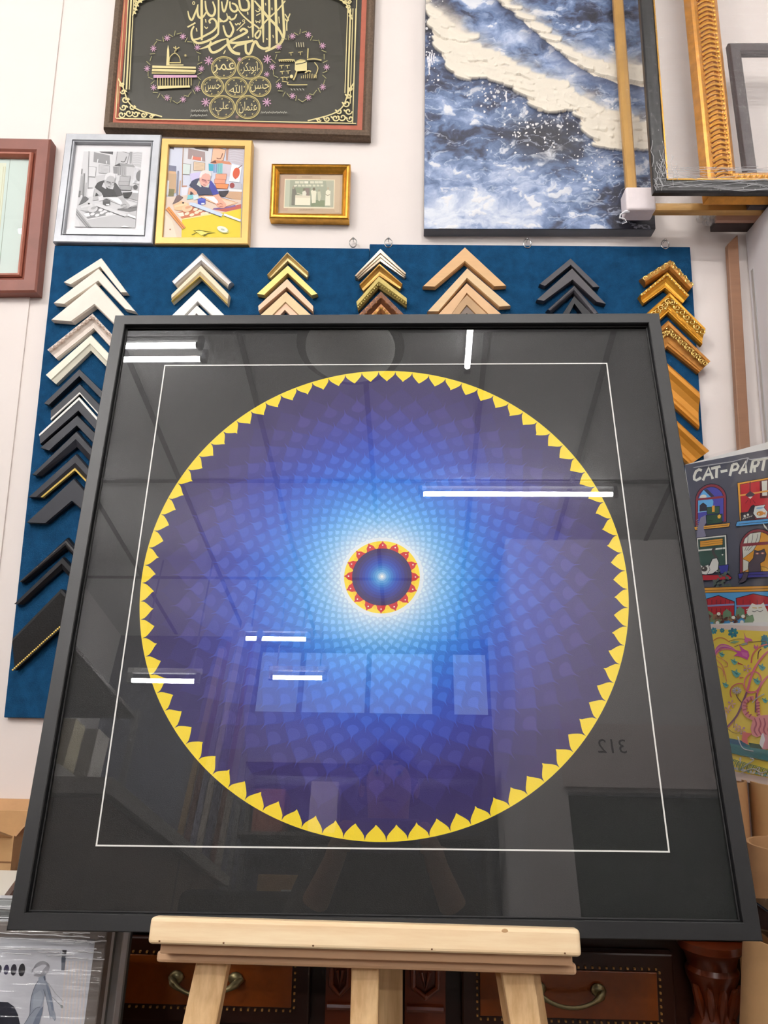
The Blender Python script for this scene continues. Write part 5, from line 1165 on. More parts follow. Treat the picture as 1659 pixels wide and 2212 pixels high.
B([(640, 1500), (760, 1520), (700, 1580), (715, 1690), (620, 1680), (630, 1580)], (240, 130, 124)); B([(870, 1640), (890, 1520), (960, 1540), (1000, 1720), (870, 1730)], (236, 170, 180))
B([(880, 1540), (905, 1510), (930, 1600), (900, 1700), (850, 1720), (860, 1640)], (250, 244, 244))
a.ell(1185, 1370, 105, 125, (244, 168, 164)); a.ell(1110, 1265, 34, 36, TS); a.ell(1258, 1268, 34, 36, TS); a.ell(1185, 1425, 62, 50, (250, 240, 238)); a.ell(1145, 1350, 13, 15, (40, 40, 50)); a.ell(1222, 1350, 13, 15, (40, 40, 50)); a.stroke([(1165, 1405), (1205, 1405), (1185, 1425)], 10, (150, 70, 80))
for k in (-1, 0, 1): a.stroke([(1185 + k * 34, 1258), (1185 + k * 22, 1300)], 14, TS)
a.curve([(430, 1440), (520, 1510), (640, 1520)], 7, (160, 130, 80)); a.curve([(520, 1450), (540, 1340)], 6, (120, 100, 90)); B([(400, 1220), (440, 1280), (430, 1390), (405, 1420)], (240, 214, 190))
# stream
B([(430, 1575), (620, 1620), (700, 1660), (860, 1720), (1300, 1780), (1300, 1960), (900, 1860), (470, 1770)], (78, 146, 150)); B([(430, 1575), (620, 1610), (720, 1700), (450, 1640)], (66, 116, 150))
for k in range(7): a.stroke([(470, 1680 + k * 14), (800, 1760 + k * 15), (1300, 1850 + k * 16)], 4, (56, 116, 126))
B([(720, 1640), (860, 1660), (900, 1720), (740, 1700)], (60, 96, 76))
for k in range(16): x = 500 + k * 32; y = 1830 + k * 9; a.curve([(x - 40, y + 120), (x, y + 20), (x + 50, y + 70), (x + 70, y + 130)], 8, ((106, 150, 110), (80, 130, 120), (150, 170, 90), (70, 110, 90))[k % 4])
for k in range(14): x = 500 + k * 36; a.ell(x, 1960 + k * 8, 24, 14, ((130, 170, 160), (186, 190, 196), (226, 216, 200))[k % 3], 40 * k, 8)
a.build('print', M_ART, t)
mb = MB(); mb.poly([p + DN * 0.004 for p in poster_quad(P1, zb + 0.002, ztop + 0.003, 0.403, -0.001)]); mb.build('plastic_sleeve', M_SLEEVE, t)
m = MB(); f = lambda x, y, w=0.0045: hit(1500 + x / K8, 1330 + y / K8, P1 + DN * w, DN)
for pts in ([(750, 1120), (800, 1070), (900, 1010)], [(580, 1860), (600, 1830), (590, 1900)], [(620, 1970), (700, 1910), (770, 1860), (720, 1840)], [(610, 2030), (700, 1990), (780, 1980), (860, 2030), (930, 2010)], [(560, 1560), (590, 1650), (640, 1720), (760, 1750)], [(770, 2000), (840, 1960), (830, 2010)]): m.tube([f(*p) for p in smooth_line(pts, 3)], 0.0011, 5)
m.build('sleeve_creases', M_WR, t)
# ================================================================== kraft tubes standing under the posters
def roll(label, top, bot, r, mt, n=28, hollow=True):
    top = Vector(top); bot = Vector(bot); ax = (top - bot).normalized(); L = (top - bot).length
    mb = MB(); mb.lathe([(0, 0), (r, 0), (r, L), (r - 0.004, L), (r - 0.004, L - 0.12), (0, L - 0.12)], bot, ax, n)
    o = mb.build('cardboard_tube', mt, None, org=tuple(bot), smooth=True)
    return tag(o, label, 'cardboard tube', 'cardboard tubes in the corner right of the sideboard')
zt = zb - 0.002
s1 = at_y(1614, 1740, 1.36)
roll('narrow kraft cardboard tube right beside the black frame edge, under the yellow poster', (s1.x - 0.041, 1.36, zt), (s1.x - 0.041, 1.36, 0), 0.040, M_KRAFT2)
roll('wide kraft cardboard tube under the right part of the yellow poster', (s1.x + 0.072, 1.34, zt), (s1.x + 0.072, 1.34, 0), 0.07, M_KRAFT)
s2 = at_y(1611, 1822, 1.19)
o = roll('shorter kraft cardboard tube standing in front of the two taller ones', (s2.x + 0.06, 1.19, s2.z), (s2.x + 0.06, 1.19, 0), 0.055, M_KRAFT2)
s3 = at_y(1604, 2038, 1.05)
roll('kraft paper roll leaning at the lower right corner', (s3.x + 0.08, 1.045, s3.z), (s3.x + 0.08 - 0.14 * s3.z, 0.98, 0.02), 0.075, M_KRAFT)
s4 = at_y(1640, 1962, 1.06)
m = MB(); m.box(s4.x, s4.x + 0.2, 1.03, 1.09, s4.z - 0.03, s4.z + 0.004)
tag(m.build('dark_frame_end', mat('glossy_black', (20, 20, 22), 0.12), None, org=(s4.x + 0.1, 1.06, s4.z - 0.03), bevel=0.002), 'glossy black moulding end lying on the leaning paper roll', 'moulding')
# ================================================================== sideboard
YS = 1.2
M_MAH = mat('mahogany', (112, 46, 18), 0.3, var=(5, 0.35), stretch=(1, 1, 5), coat=0.3); M_MAHD = mat('dark_mahogany', (50, 22, 13), 0.35, var=(5, 0.3), coat=0.2); M_BURL = mat('orange_burl', (138, 66, 18), 0.28, var=(9, 0.4), coat=0.4)
M_INL = mat('pale_inlay', (176, 128, 66), 0.4); M_BRS = mat('antique_brass', (150, 138, 100), 0.35, 0.85, var=(40, 0.2))
SX0, SX1 = -0.62, 0.50
t = thing('sideboard', 'dark mahogany sideboard with inlaid drawers and brass bow handles, behind the easel', 'cabinet', ((SX0 + SX1) / 2, (YS + 1.58) / 2, 0))
m = MB(); m.box(SX0, SX1, YS + 0.02, 1.575, 0.05, 0.955); m.build('carcass', M_MAHD, t)
m = MB(); m.box(SX0 - 0.015, SX1 + 0.0, YS - 0.012, 1.58, 0.955, 0.972); m.build('top', M_MAH, t, bevel=0.004)
for x in (SX0 + 0.05, SX1 - 0.05):
    for y in (YS + 0.06, 1.53): m = MB(); m.box(x - 0.025, x + 0.025, y - 0.025, y + 0.025, 0, 0.05); m.build('foot', M_MAHD, t)
def drawer(x0, x1, z0, z1):
    mb = MB(); mb.box(x0 - 0.022, x1 + 0.022, YS, YS + 0.019, z0 - 0.02, z1 + 0.02); d = mb.build('drawer', M_MAHD, t, bevel=0.003)
    mb = MB(); mb.box(x0 + 0.004, x1 - 0.004, YS - 0.003, YS, z0 + 0.004, z1 - 0.004); mb.build('panel', M_BURL, d, bevel=0.001)
    mb = MB(); s = 0.0013
    for i in range(26):
        x = x0 + (x1 - x0) * (i + 0.5) / 26
        for z in (z0, z1): mb.box(x - s, x + s, YS - 0.0035, YS, z - s, z + s)
    for i in range(8):
        z = z0 + (z1 - z0) * (i + 0.5) / 8
        for x in (x0, x1): mb.box(x - s, x + s, YS - 0.0035, YS, z - s, z + s)
    mb.build('dotted_inlay', M_INL, d)
    return d
def bow_handle(x0, x1, z, d):
    mb = MB(); n = 17; xm = (x0 + x1) / 2
    pts = []; rr = []
    for i in range(n):
        u = i / (n - 1) * 2 - 1
        pts.append(Vector((xm + u * (x1 - x0) / 2, YS - 0.006 - 0.024 * (1 - u * u) ** 0.5, z - 0.014 * (1 - u * u)))); rr.append(0.0028 + 0.0045 * max(0, abs(u) - 0.62) / 0.38 * (1 if abs(u) < 0.95 else 0.4))
    mb.tube(pts, rr, 10)
    for s in (-1, 1): mb.ball(Vector((xm + s * (x1 - x0) * 0.42, YS - 0.008, z + 0.001)), (0.011, 0.006, 0.009), 6)
    mb.build('handle', M_BRS, d, smooth=True, angle=60)
d1 = drawer(-0.416, -0.151, 0.845, 0.918); h0 = at_y(368, 2112, YS - 0.01); h1 = at_y(520, 2118, YS - 0.01); bow_handle(h0.x, h1.x, (h0.z + h1.z) / 2, d1)
d2 = drawer(0.113, 0.375, 0.842, 0.913); h0 = at_y(1152, 2138, YS - 0.01); h1 = at_y(1305, 2142, YS - 0.01); bow_handle(h0.x, h1.x, (h0.z + h1.z) / 2, d2)
for x0, x1 in ((-0.415, -0.15), (0.112, 0.375)):
    m = MB(); m.box(x0 - 0.02, x1 + 0.02, YS + 0.004, YS + 0.02, 0.1, 0.80); m.build('door', M_MAHD, t, bevel=0.003)
for x0, x1 in ((-0.105, -0.064), (0.009, 0.067)):
    m = MB(); m.box(x0, x1, YS - 0.012, YS + 0.02, 0.06, 0.95)
    xm = (x0 + x1) / 2; w = (x1 - x0) / 2
    m.tube([(xm - w * .6, YS - 0.014, 0.91), (xm - w * .6, YS - 0.016, 0.886), (xm, YS - 0.018, 0.874), (xm + w * .6, YS - 0.016, 0.886), (xm + w * .6, YS - 0.014, 0.91)], 0.004, 8)
    m.tube([(xm - w * .2, YS - 0.014, 0.905), (xm, YS - 0.016, 0.885), (xm + w * .2, YS - 0.014, 0.905)], 0.003, 8)
    m.tube([(x0 + 0.003, YS - 0.014, 0.858), (x1 - 0.003, YS - 0.014, 0.858)], 0.005, 8)
    m.build('carved_pilaster', M_MAH, t)
m = MB(); cc = Vector((0.452, YS + 0.004, 0))
m.lathe([(0.0, 0.06), (0.022, 0.06), (0.022, 0.80), (0.024, 0.82), (0.033, 0.836), (0.034, 0.842), (0.028, 0.85), (0.026, 0.87), (0.030, 0.892), (0.036, 0.906), (0.037, 0.914), (0.033, 0.92), (0.037, 0.934), (0.046, 0.944), (0.046, 0.954), (0.0, 0.954)], cc, n=32)
for k in range(5):
    an = -math.pi / 2 + (k - 2) * 0.5
    dx, dy = math.cos(an), math.sin(an)
    m.tube([cc + Vector((dx * 0.026, dy * 0.026, 0.855)), cc + Vector((dx * 0.031, dy * 0.031, 0.876)), cc + Vector((dx * 0.038, dy * 0.038, 0.897)), cc + Vector((dx * 0.043, dy * 0.043, 0.902))], [0.003, 0.007, 0.005, 0.0006], 8)
m.build('turned_column', M_MAH, t, smooth=True)
# ================================================================== wrapped frames and cartons at the lower left
SL = math.radians(9); SN = Vector((0, -math.cos(SL), math.sin(SL))); SU = Vector((0, math.sin(SL), math.cos(SL)))
gcol = [(112, 104, 98), (196, 196, 196), (90, 92, 90), (214, 214, 216), (150, 152, 150), (70, 72, 72)]
names = ['front print of a pale grey figure drawing in a grey frame, shrink-wrapped, lower left corner', 'silver edged wrapped frame directly behind the figure drawing', 'dark grey wrapped frame, third in the leaning stack at the lower left', 'white wrapped frame, fourth in the leaning stack at the lower left', 'mid grey wrapped frame, fifth in the leaning stack at the lower left', 'charcoal wrapped frame at the back of the leaning stack']
PL0 = Vector((0, 1.0, 1.03))
tr0 = hit(233, 2003, PL0, SN)
for i in range(6):
    off = 0.0215 * i
    TR = tr0 + Vector((-0.004 * (i % 3), off, -0.004 + (0.006 if i in (2, 4) else 0) if i else 0))
    TL = TR + Vector((-0.60, 0, 0)); hgt_ = TR.z / SU.z
    BR_ = TR - SU * hgt_; BL_ = TL - SU * hgt_
    cor = [TL, TR, BR_, BL_]
    t = thing('wrapped_picture', names[i], 'picture', base_of(cor), 'shrink-wrapped pictures leaning at the lower left')
    fm = mat('stack_frame_%d' % i, gcol[i], 0.5, var=(20, 0.15))
    frame_mb(cor, SN, [(0, -0.019), (0, -0.001), (0.001, 0.0), (0.0135, 0), (0.014, -0.003), (0.014, -0.019)]).build('frame', fm, t)
    if i == 0:
        PA = TR - SN * 0.003
        a = Art(PA, SN, 6.38, (0, 1960)); B = a.add
        B([(-900, 335), (1322, 345), (1178, 1640), (800, 5800), (-3000, 5800)], (206, 207, 214))
        B([(-900, 335), (1322, 345), (1300, 540), (-900, 520)], (196, 197, 202)); B([(-900, 500), (1310, 470), (1306, 520), (-900, 545)], (180, 182, 188))
        for k in range(7): x = 900 + k * 48; B([(x, 740), (x + 24, 740), (x - 45, 1640), (x - 70, 1640)], (216, 208, 206))
        for x, y, rx, ry, c in ((-5, 850, 30, 56, (40, 40, 52)), (88, 858, 36, 70, (50, 46, 76)), (190, 860, 40, 80, (36, 34, 48)), (302, 862, 45, 90, (32, 32, 38))): a.ell(x, y, rx, ry, c, 8)
        B([(862, 588), (922, 588), (908, 690), (900, 800), (890, 870), (845, 870), (850, 720)], (112, 116, 126)); B([(862, 588), (922, 588), (912, 640), (858, 640)], (48, 46, 56)); B([(850, 690), (905, 690), (900, 760), (846, 760)], (84, 90, 104))
        B([(-300, 1400), (0, 1300), (110, 1305), (200, 1370), (250, 1480), (285, 1640), (-300, 1640)], (30, 34, 48))
        for k in range(5): a.curve([(440, 900 - k * 10), (500 + k * 8, 780 + k * 6), (600, 740 + k * 10), (680 - k * 8, 800), (650 - k * 14, 900 - k * 8), (560, 950 - k * 8), (470, 940 - k * 10)], 5, (150, 150, 156))
        SK = (150, 158, 172)
        B([(535, 965), (620, 935), (630, 1000), (665, 1050), (690, 1140), (720, 1260), (740, 1400), (765, 1480), (775, 1530), (755, 1565), (735, 1530), (700, 1500), (690, 1550), (685, 1480), (660, 1340), (630, 1190), (605, 1130), (620, 1180), (600, 1300), (580, 1380), (560, 1480), (530, 1640), (330, 1640), (410, 1480), (415, 1350), (440, 1200), (490, 1060), (530, 1010)], SK)
        B([(560, 1400), (600, 1360), (580, 1470), (530, 1640), (440, 1640), (500, 1500)], (112, 122, 140)); B([(600, 960), (622, 940), (632, 1000), (615, 1010)], (90, 98, 114)); B([(640, 1040), (690, 1140), (722, 1270), (745, 1420), (715, 1420), (690, 1280), (650, 1130)], (122, 132, 150)); B([(470, 1200), (560, 1140), (600, 1230), (560, 1360), (450, 1400)], (164, 172, 184))
        B([(330, 1640), (530, 1640), (470, 1900), (420, 2250), (400, 2600), (330, 2600), (340, 2250), (300, 1950)], SK); B([(330, 1640), (420, 1640), (300, 1900), (210, 2200), (120, 2500), (60, 2480), (150, 2150), (230, 1850)], (112, 122, 140))
        a.curve([(530, 1010), (480, 1100), (440, 1220), (420, 1350), (410, 1480), (330, 1620)], 7, (80, 86, 98)); a.curve([(600, 1130), (625, 1190), (660, 1340), (690, 1490)], 6, (86, 94, 108)); a.curve([(410, 1490), (500, 1390), (560, 1370)], 6, (90, 96, 110))
        a.curve([(670, 1040), (760, 1170), (870, 1290)], 4, (150, 150, 150)); a.curve([(725, 1235), (800, 1310), (860, 1370)], 5, (120, 124, 124)); a.ell(855, 1365, 16, 22, (150, 156, 156))
        a.build('print', M_ART, t)
    else:
        m = MB(); slab(m, [p - SN * 0.012 for p in inset(cor, 0.012)], SN, 0.004); m.build('backing_board', M_KRAFT2, t)
    m = MB(); m.poly([p + SN * 0.0012 for p in inset(cor, -0.001)][::-1]); m.build('shrink_film', M_FILM, t)
    if i == 0:
        m = MB(); rr = random.Random(2); f = lambda x, y: hit(x / 6.38, 1960 + y / 6.38, TR + SN * 0.002, SN)
        for y0, x0, x1, dy in ((350, -50, 520, 30), (372, 500, 1240, 45), (352, 870, 1240, 5), (415, -50, 870, 50), (440, 850, 1190, 22), (475, 650, 1040, -8), (478, 1040, 1470, -12), (545, -50, 850, 35), (570, -50, 860, 20), (630, 30, 430, 18), (620, 520, 820, 0), (660, 640, 900, 4), (600, 1000, 1290, 30), (585, 1020, 1400, 45), (565, 1160, 1330, 12), (690, 900, 1200, 20), (715, 1150, 1440, 4), (700, 1340, 1400, -8), (400, 1350, 1440, 8), (655, 780, 1020, 2), (490, 1210, 1300, 5)):
            m.tube([f(x0 + (x1 - x0) * k / 6, y0 + dy * k / 6 + 4 * math.sin(k * 2.0 + y0)) for k in range(7)], 0.0007, 4)
        m.build('film_wrinkles', M_WR, t)
    else:
        m = MB(); rr = random.Random(i)
        for k in range(3):
            u = rr.random() * 0.018
            m.tube([TL - SN * (0.001 + u) + Vector((0.6 * j / 8, 0, 0.0015 + 0.0008 * math.sin(j + k))) for j in range(9)], 0.0008, 4)
        m.build('film_wrinkles', M_WR, t)
# cream board leaning and cartons behind
c0 = at_y(47, 1785, 1.36)
XB = c0.x - 0.012
def carton(label, x0, x1, y0, y1, z0, z1, m_, flaps=False):
    t = thing('carton', label, 'box', ((x0 + x1) / 2, (y0 + y1) / 2, z0), 'brown cartons at the far left')
    mb = MB(); mb.box(x0, x1, y0, y1, z0, z1) if not flaps else None
    if flaps:
        w = 0.004
        mb.box(x0, x1, y0, y0 + w, z0, z1); mb.box(x0, x1, y1 - w, y1, z0, z1); mb.box(x0, x0 + w, y0 + w, y1 - w, z0, z1); mb.box(x1 - w, x1, y0 + w, y1 - w, z0, z1); mb.box(x0 + w, x1 - w, y0 + w, y1 - w, z0, z0 + w)
    mb.build('box', m_, t)
    if flaps:
        xm = (x0 + x1) / 2
        for y, s in ((y0, -1), (y1, 1)):
            mb = MB(); h = 0.03
            a_ = [Vector((x0 + 0.002, y, z1)), Vector((x1 - 0.002, y, z1)), Vector((x1 - 0.03, y + s * 0.055, z1 + h)), Vector((x0 + 0.03, y + s * 0.055, z1 + h))]
            slab(mb, a_, Vector((0, -s * 0.5, 0.86)), 0.003); mb.build('flap', M_KRAFT2, t)
        for x, s in ((x0, -1), (x1, 1)):
            mb = MB(); a_ = [Vector((x, y0 + 0.002, z1)), Vector((x, y1 - 0.002, z1)), Vector((x + s * 0.014, y1 - 0.05, z1 + 0.036)), Vector((x + s * 0.014, y0 + 0.05, z1 + 0.036))]
            slab(mb, a_, Vector((-s, 0, 0.3)).normalized(), 0.003); mb.build('flap', M_KRAFT2, t)
    mb = MB(); zz = z0 + (z1 - z0) * 0.86; mb.box(x0 - 0.0004, x1 + 0.0004, y0 - 0.0006, y0, zz - 0.0012, zz + 0.0012); mb.build('fold_line', mat('carton_fold', (140, 100, 64), 0.8), t)
bz = at_y(20, 1806, 1.36).z
carton('brown open carton with raised flaps at the left edge, standing on another carton', XB - 0.30, XB, 1.36, 1.57, bz - 0.30, bz, M_KRAFT, True)
carton('closed brown carton under the open one at the far left', XB - 0.30, XB, 1.36, 1.57, 0.0, bz - 0.302, M_KRAFT2)
# cream board
fa = [at_y(-120, 1950, 1.22), at_y(-20, 1906, 1.25), at_y(33, 1890, 1.27), at_y(36, 1912, 1.24), at_y(-20, 1952, 1.19)]
b0 = at_y(34, 1892, 1.30); b1 = at_y(0, 1938, 1.20)
t = MB()
u = Vector((1, 0, 0)); A_ = Vector((b0.x, 1.335, b0.z)); v = Vector((-0.035, 0.13, 0.0)).normalized()
v = Vector((0.20, 0.85, 0.42)).normalized(); w_ = u.cross(v).normalized()
qd = [Vector((b0.x - 0.35, 1.33, b0.z)), Vector((b0.x - 0.004, 1.33, b0.z)), Vector((b1.x + 0.012, 1.145, b1.z - 0.012)), Vector((b1.x - 0.35, 1.145, b1.z - 0.012))]
nn = (qd[1] - qd[0]).cross(qd[2] - qd[1]).normalized(); nn = nn if nn.z > 0 else -nn
slab(t, qd, nn, 0.012)
tag(t.build('foam_board', mat('cream_board', (238, 230, 214), 0.6), None, org=base_of(qd)), 'cream board lying tilted between the cartons and the leaning wrapped pictures', 'board')
# ================================================================== the big framed print
RW = 0.0172
t = thing('framed_print', 'large black framed blue leaf mandala with a yellow rim, on the pine easel', 'picture', FP(0, -0.4))
cor = [at_f(248.5, 680.5), at_f(1424, 676), at_f(1649, 2034), at_f(13, 2010)]
frame_mb(cor, FN, [(0, -0.028), (0, -0.001), (0.001, 0), (RW - 0.001, 0), (RW, -0.001), (RW, -0.028)]).build('frame', M_BLACK, t)
frame_mb(inset(cor, RW - 0.0002), FN, [(0, -0.0085), (0, -0.007), (0.0012, -0.0065), (0.0022, -0.0075), (0.0022, -0.0085)]).build('glass_seal', M_BLACK, t)
q = inset(cor, RW - 0.004)
mb = MB(); slab(mb, [p - FN * 0.012 for p in q], FN, 0.006); mb.build('backing_board', M_BLACK, t)
mb = MB(); mb.poly([p - FN * 0.0082 for p in inset(cor, RW)][::-1]); mb.build('glazing', M_GLASS, t)
WP = -0.0112
cen = at_f(824, 1243, WP)
def uvof(p): d = p - FO; return d.dot(FU), d.dot(FV)
cu, cv = uvof(cen)
pts = [uvof(at_f(x, y, WP)) for x, y in ((828, 800), (823, 1821), (303, 1278), (1355, 1265))]
cu = (pts[2][0] + pts[3][0]) / 2; cv = (pts[0][1] + pts[1][1]) / 2
RM = (pts[0][1] - pts[1][1] + pts[3][0] - pts[2][0]) / 4
MD = MB(); lay = [0.0]
def mp(r, th, h=None): return FP(cu + r * math.sin(th), cv + r * math.cos(th), WP + (lay[0] if h is None else h))
def mcol(c): return lin([max(0, min(255, v)) for v in c])
mb = MD
mb.poly([FP(-0.39, -0.39, WP), FP(0.39, -0.39, WP), FP(0.39, 0.39, WP), FP(-0.39, 0.39, WP)], mcol((24, 24, 23)))
def disc(r, c, n=160, r0=None): lay[0] += 2.5e-5; MD.poly([mp(r, -2 * math.pi * k / n) for k in range(n)], mcol(c))
YEL = (252, 222, 44)
disc(RM + 0.0012, (30, 28, 40)); disc(RM, YEL, 240)
STOPS = [(0.0, (232, 242, 250)), (0.16, (228, 240, 250)), (0.20, (184, 216, 244)), (0.25, (128, 188, 238)), (0.32, (74, 154, 230)), (0.4, (38, 120, 216)), (0.5, (28, 92, 200)), (0.6, (32, 68, 178)), (0.7, (42, 52, 150)), (0.8, (50, 42, 118)), (0.9, (46, 33, 96)), (1.0, (40, 27, 82))]
def base_c(r):
    f = r / RM
    for (a0, c0), (a1, c1) in zip(STOPS[:-1], STOPS[1:]):
        if f <= a1: u = (f - a0) / (a1 - a0); return [x + (y - x) * u for x, y in zip(c0, c1)]
    return STOPS[-1][1]
def leaf(rt, L, th, hw, c, prof):
    P_ = []
    for s, w in prof: P_.append(mp(rt - L * (1 - s), th - hw * w))
    Q_ = [mp(rt - L * (1 - s), th + hw * w) for s, w in reversed(prof)]
    MD.poly(P_[::-1] + Q_[::-1] if False else (Q_ + P_), c)
BIG = [(0.0, 0.5), (0.2, 0.8), (0.4, 0.97), (0.55, 0.96), (0.68, 0.78), (0.78, 0.5), (0.85, 0.27), (0.9, 0.12), (0.95, 0.05), (1.0, 0.012)]
SPOT = [(0.0, 0.2), (0.06, 0.62), (0.16, 0.95), (0.26, 1.0), (0.37, 0.86), (0.46, 0.58), (0.54, 0.32), (0.63, 0.15), (0.78, 0.06), (1.0, 0.012)]
# 80 dark leaf tips over the yellow rim
N0 = 80
lay[0] += 2.5e-5
rj = random.Random(11)
for k in range(N0):
    th = 2 * math.pi * (k + 0.5) / N0; hw = math.pi / N0; rb = RM * 0.90
    jt = [rj.uniform(-.12, .12) for _ in range(2)]
    pr = [(0.90, 1.0), (0.943, 1.0), (0.952, 0.80), (0.962, 0.52), (0.972, 0.27), (0.981, 0.10), (0.99, 0.035), (0.996, 0.01)]
    c = mcol([v + rj.uniform(-3, 3) for v in (44, 31, 90)])
    L_ = [mp(RM * s, th - hw * (w + jt[0] * (0 < w < 1) * w)) for s, w in pr]; R_ = [mp(RM * s, th + hw * (w + jt[1] * (0 < w < 1) * w)) for s, w in reversed(pr)]
    MD.poly(R_ + L_, c)
disc(RM * 0.935, (44, 31, 90), 160)
NL = 40
r = RM * 0.985; k = 0
while r > 0.052:
    sp = r * 0.066
    bc = base_c(r - sp * 0.8)
    L = sp * 3.1; hw = math.pi / NL * 1.02
    lay[0] += 2.5e-5
    rt = min(r, RM * 0.93)
    lum = (bc[0] + bc[1] + bc[2]) / 3
    for i in range(NL):
        th = 2 * math.pi * (i + 0.5 * (k % 2)) / NL; j = rj.uniform(-4, 4)
        leaf(rt, L, th, hw, mcol([v * 0.985 + j * 0.7 for v in bc]), BIG)
    lay[0] += 2.5e-5
    am = 5 + 15 * max(0, min(1, (lum - 60) / 90)) * (1.0 if lum < 190 else 0.5)
    for i in range(NL if r + sp * 0.3 < RM * 0.93 else 0):
        th = 2 * math.pi * (i + 0.5 * (k % 2)) / NL; j = rj.uniform(-3, 5)
        leaf(rt + sp * 0.30, sp * 1.55, th, hw * 0.46, mcol([v + am + j for v in bc]), SPOT)
    r -= sp; k += 1
RI = 0.0475 * RM / 0.305
disc(RI * 1.1, (232, 242, 250), 120)
disc(RI, YEL, 120)
lay[0] += 2.5e-5
for i in range(16):
    th = 2 * math.pi * i / 16; hw = math.pi / 16
    pr = [(0.76, 1.0), (0.80, 0.86), (0.84, 0.66), (0.885, 0.60), (0.92, 0.40), (0.955, 0.16), (1.01, 0.0)]
    P_ = [mp(RI * s, th - hw * w) for s, w in pr]; Q_ = [mp(RI * s, th + hw * w) for s, w in reversed(pr[:-1])]
    MD.poly(Q_ + P_, mcol((206, 34, 40)))
lay[0] += 2.5e-5
for i in range(16):
    th = 2 * math.pi * (i + 0.5) / 16; c = mp(RI * 0.845, th)
    MD.poly([c + FU * (RI * 0.052 * math.cos(-a_)) - FV * (RI * 0.052 * math.sin(-a_)) if False else c + FU * (RI * 0.052 * math.cos(a_)) + FV * (RI * 0.052 * math.sin(a_)) for a_ in [2 * math.pi * q_ / 14 for q_ in range(14)]], mcol((252, 206, 34)))
    c = mp(RI * 0.885, 2 * math.pi * i / 16)
    MD.poly([c + FU * (RI * 0.02 * math.cos(a_)) + FV * (RI * 0.02 * math.sin(a_)) for a_ in [2 * math.pi * q_ / 10 for q_ in range(10)]], mcol((250, 240, 230)))
disc(RI * 0.79, (58, 28, 76), 100)
inner = [(0.77, (50, 30, 92)), (0.68, (46, 36, 112)), (0.6, (42, 46, 136)), (0.52, (36, 58, 158)), (0.45, (32, 72, 178)), (0.37, (36, 92, 190)), (0.3, (44, 116, 200)), (0.24, (64, 140, 210)), (0.18, (96, 164, 220)), (0.12, (150, 196, 232)), (0.08, (200, 222, 240)), (0.035, (255, 255, 250))]
for f, c in inner: disc(RI * f, c, 60)
MD.build('print', art_mat('textured_print_paper', 0.6, (900, 0.18)), t)
# thin white border line
wl = [at_f(x, y, WP) for x, y in ((356.5, 790), (1310.5, 785.5), (1445, 1840), (208.5, 1826.5))]
frame_mb([p + FN * 0.0008 for p in wl], FN, [(-0.0008, -0.0006), (-0.0008, 0.0), (0.0009, 0.0), (0.0009, -0.0006)]).build('white_border_line', WL, t)
# ================================================================== easel
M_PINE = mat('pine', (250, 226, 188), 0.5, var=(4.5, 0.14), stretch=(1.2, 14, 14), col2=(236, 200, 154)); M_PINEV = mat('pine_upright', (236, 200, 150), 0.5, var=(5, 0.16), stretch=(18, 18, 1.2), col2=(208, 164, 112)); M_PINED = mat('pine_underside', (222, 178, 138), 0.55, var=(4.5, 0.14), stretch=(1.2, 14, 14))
E = thing('easel', 'pale pine easel with a thick front ledge carrying the black frame', 'easel', Vector((FP(0, -0.41).x, 0.85, 0)))
EF = lambda x, y, z: FP(x, y, z)
m = MB(); m.box(-0.2345, 0.2120, -0.4117, -0.3866, 0.0008, 0.0205, F=EF); lp_ = m.build('front_ledge', M_PINE, E, bevel=0.004, seg=3)
m = MB()
for u in (-0.222, -0.155, -0.062, 0.06, 0.195): m.ball(FP(u, -0.4085, 0.0205), (0.0011, 0.0006, 0.0009), 4)
o_ = MB(); o_.ball(FP(0.135, -0.3905, 0.0204), (0.0035, 0.0004, 0.0028), 6); o_.build('knot', mat('pale_knot', (206, 164, 118), 0.6), lp_)
m.build('nail_holes', mat('knot_brown', (120, 80, 50), 0.7), lp_)
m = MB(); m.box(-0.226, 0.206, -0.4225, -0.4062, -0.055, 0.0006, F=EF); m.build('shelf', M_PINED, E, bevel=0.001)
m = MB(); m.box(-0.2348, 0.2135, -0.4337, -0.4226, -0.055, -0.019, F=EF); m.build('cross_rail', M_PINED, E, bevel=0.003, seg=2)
def leg(u0a, u0b, v0, u1a, u1b, v1, w0, w1, vt, mt):
    f = lambda ua, ub, v: (ua[0] + (ua[1] - ua[0]) * (v - v0) / (v1 - v0), ub[0] + (ub[1] - ub[0]) * (v - v0) / (v1 - v0))
    rows = []
    vb = -(FO.z) / FV.z
    for v in (vt, None):
        for w in (w1, w0):
            vv_ = v
            if v is None: vv_ = -(FO.z + FN.z * w) / FV.z
            a_, b_ = f((u0a, u1a), (u0b, u1b), vv_); rows.append([FP(a_, vv_, w), FP(b_, vv_, w)])
    mb = MB(); top = [rows[0][0], rows[0][1], rows[1][1], rows[1][0]]; bot = [rows[2][0], rows[2][1], rows[3][1], rows[3][0]]
    mb.hexa(bot, top); return mb.build('leg', mt, E, bevel=0.002)
leg(-0.1968, -0.1611, -0.437, -0.204, -0.1674, -0.4895, -0.040, -0.060, 0.37, M_PINEV)
leg(0.1369, 0.1728, -0.4374, 0.1446, 0.1783, -0.4845, -0.040, -0.060, 0.37, M_PINEV)
leg(-0.0257, 0.0044, -0.439, -0.0252, 0.0047, -0.487, -0.040, -0.066, 0.40, M_PINEV)
a_ = FP(0.004, 0.30, -0.09); b_ = Vector((0.0, 1.135, 0.0))
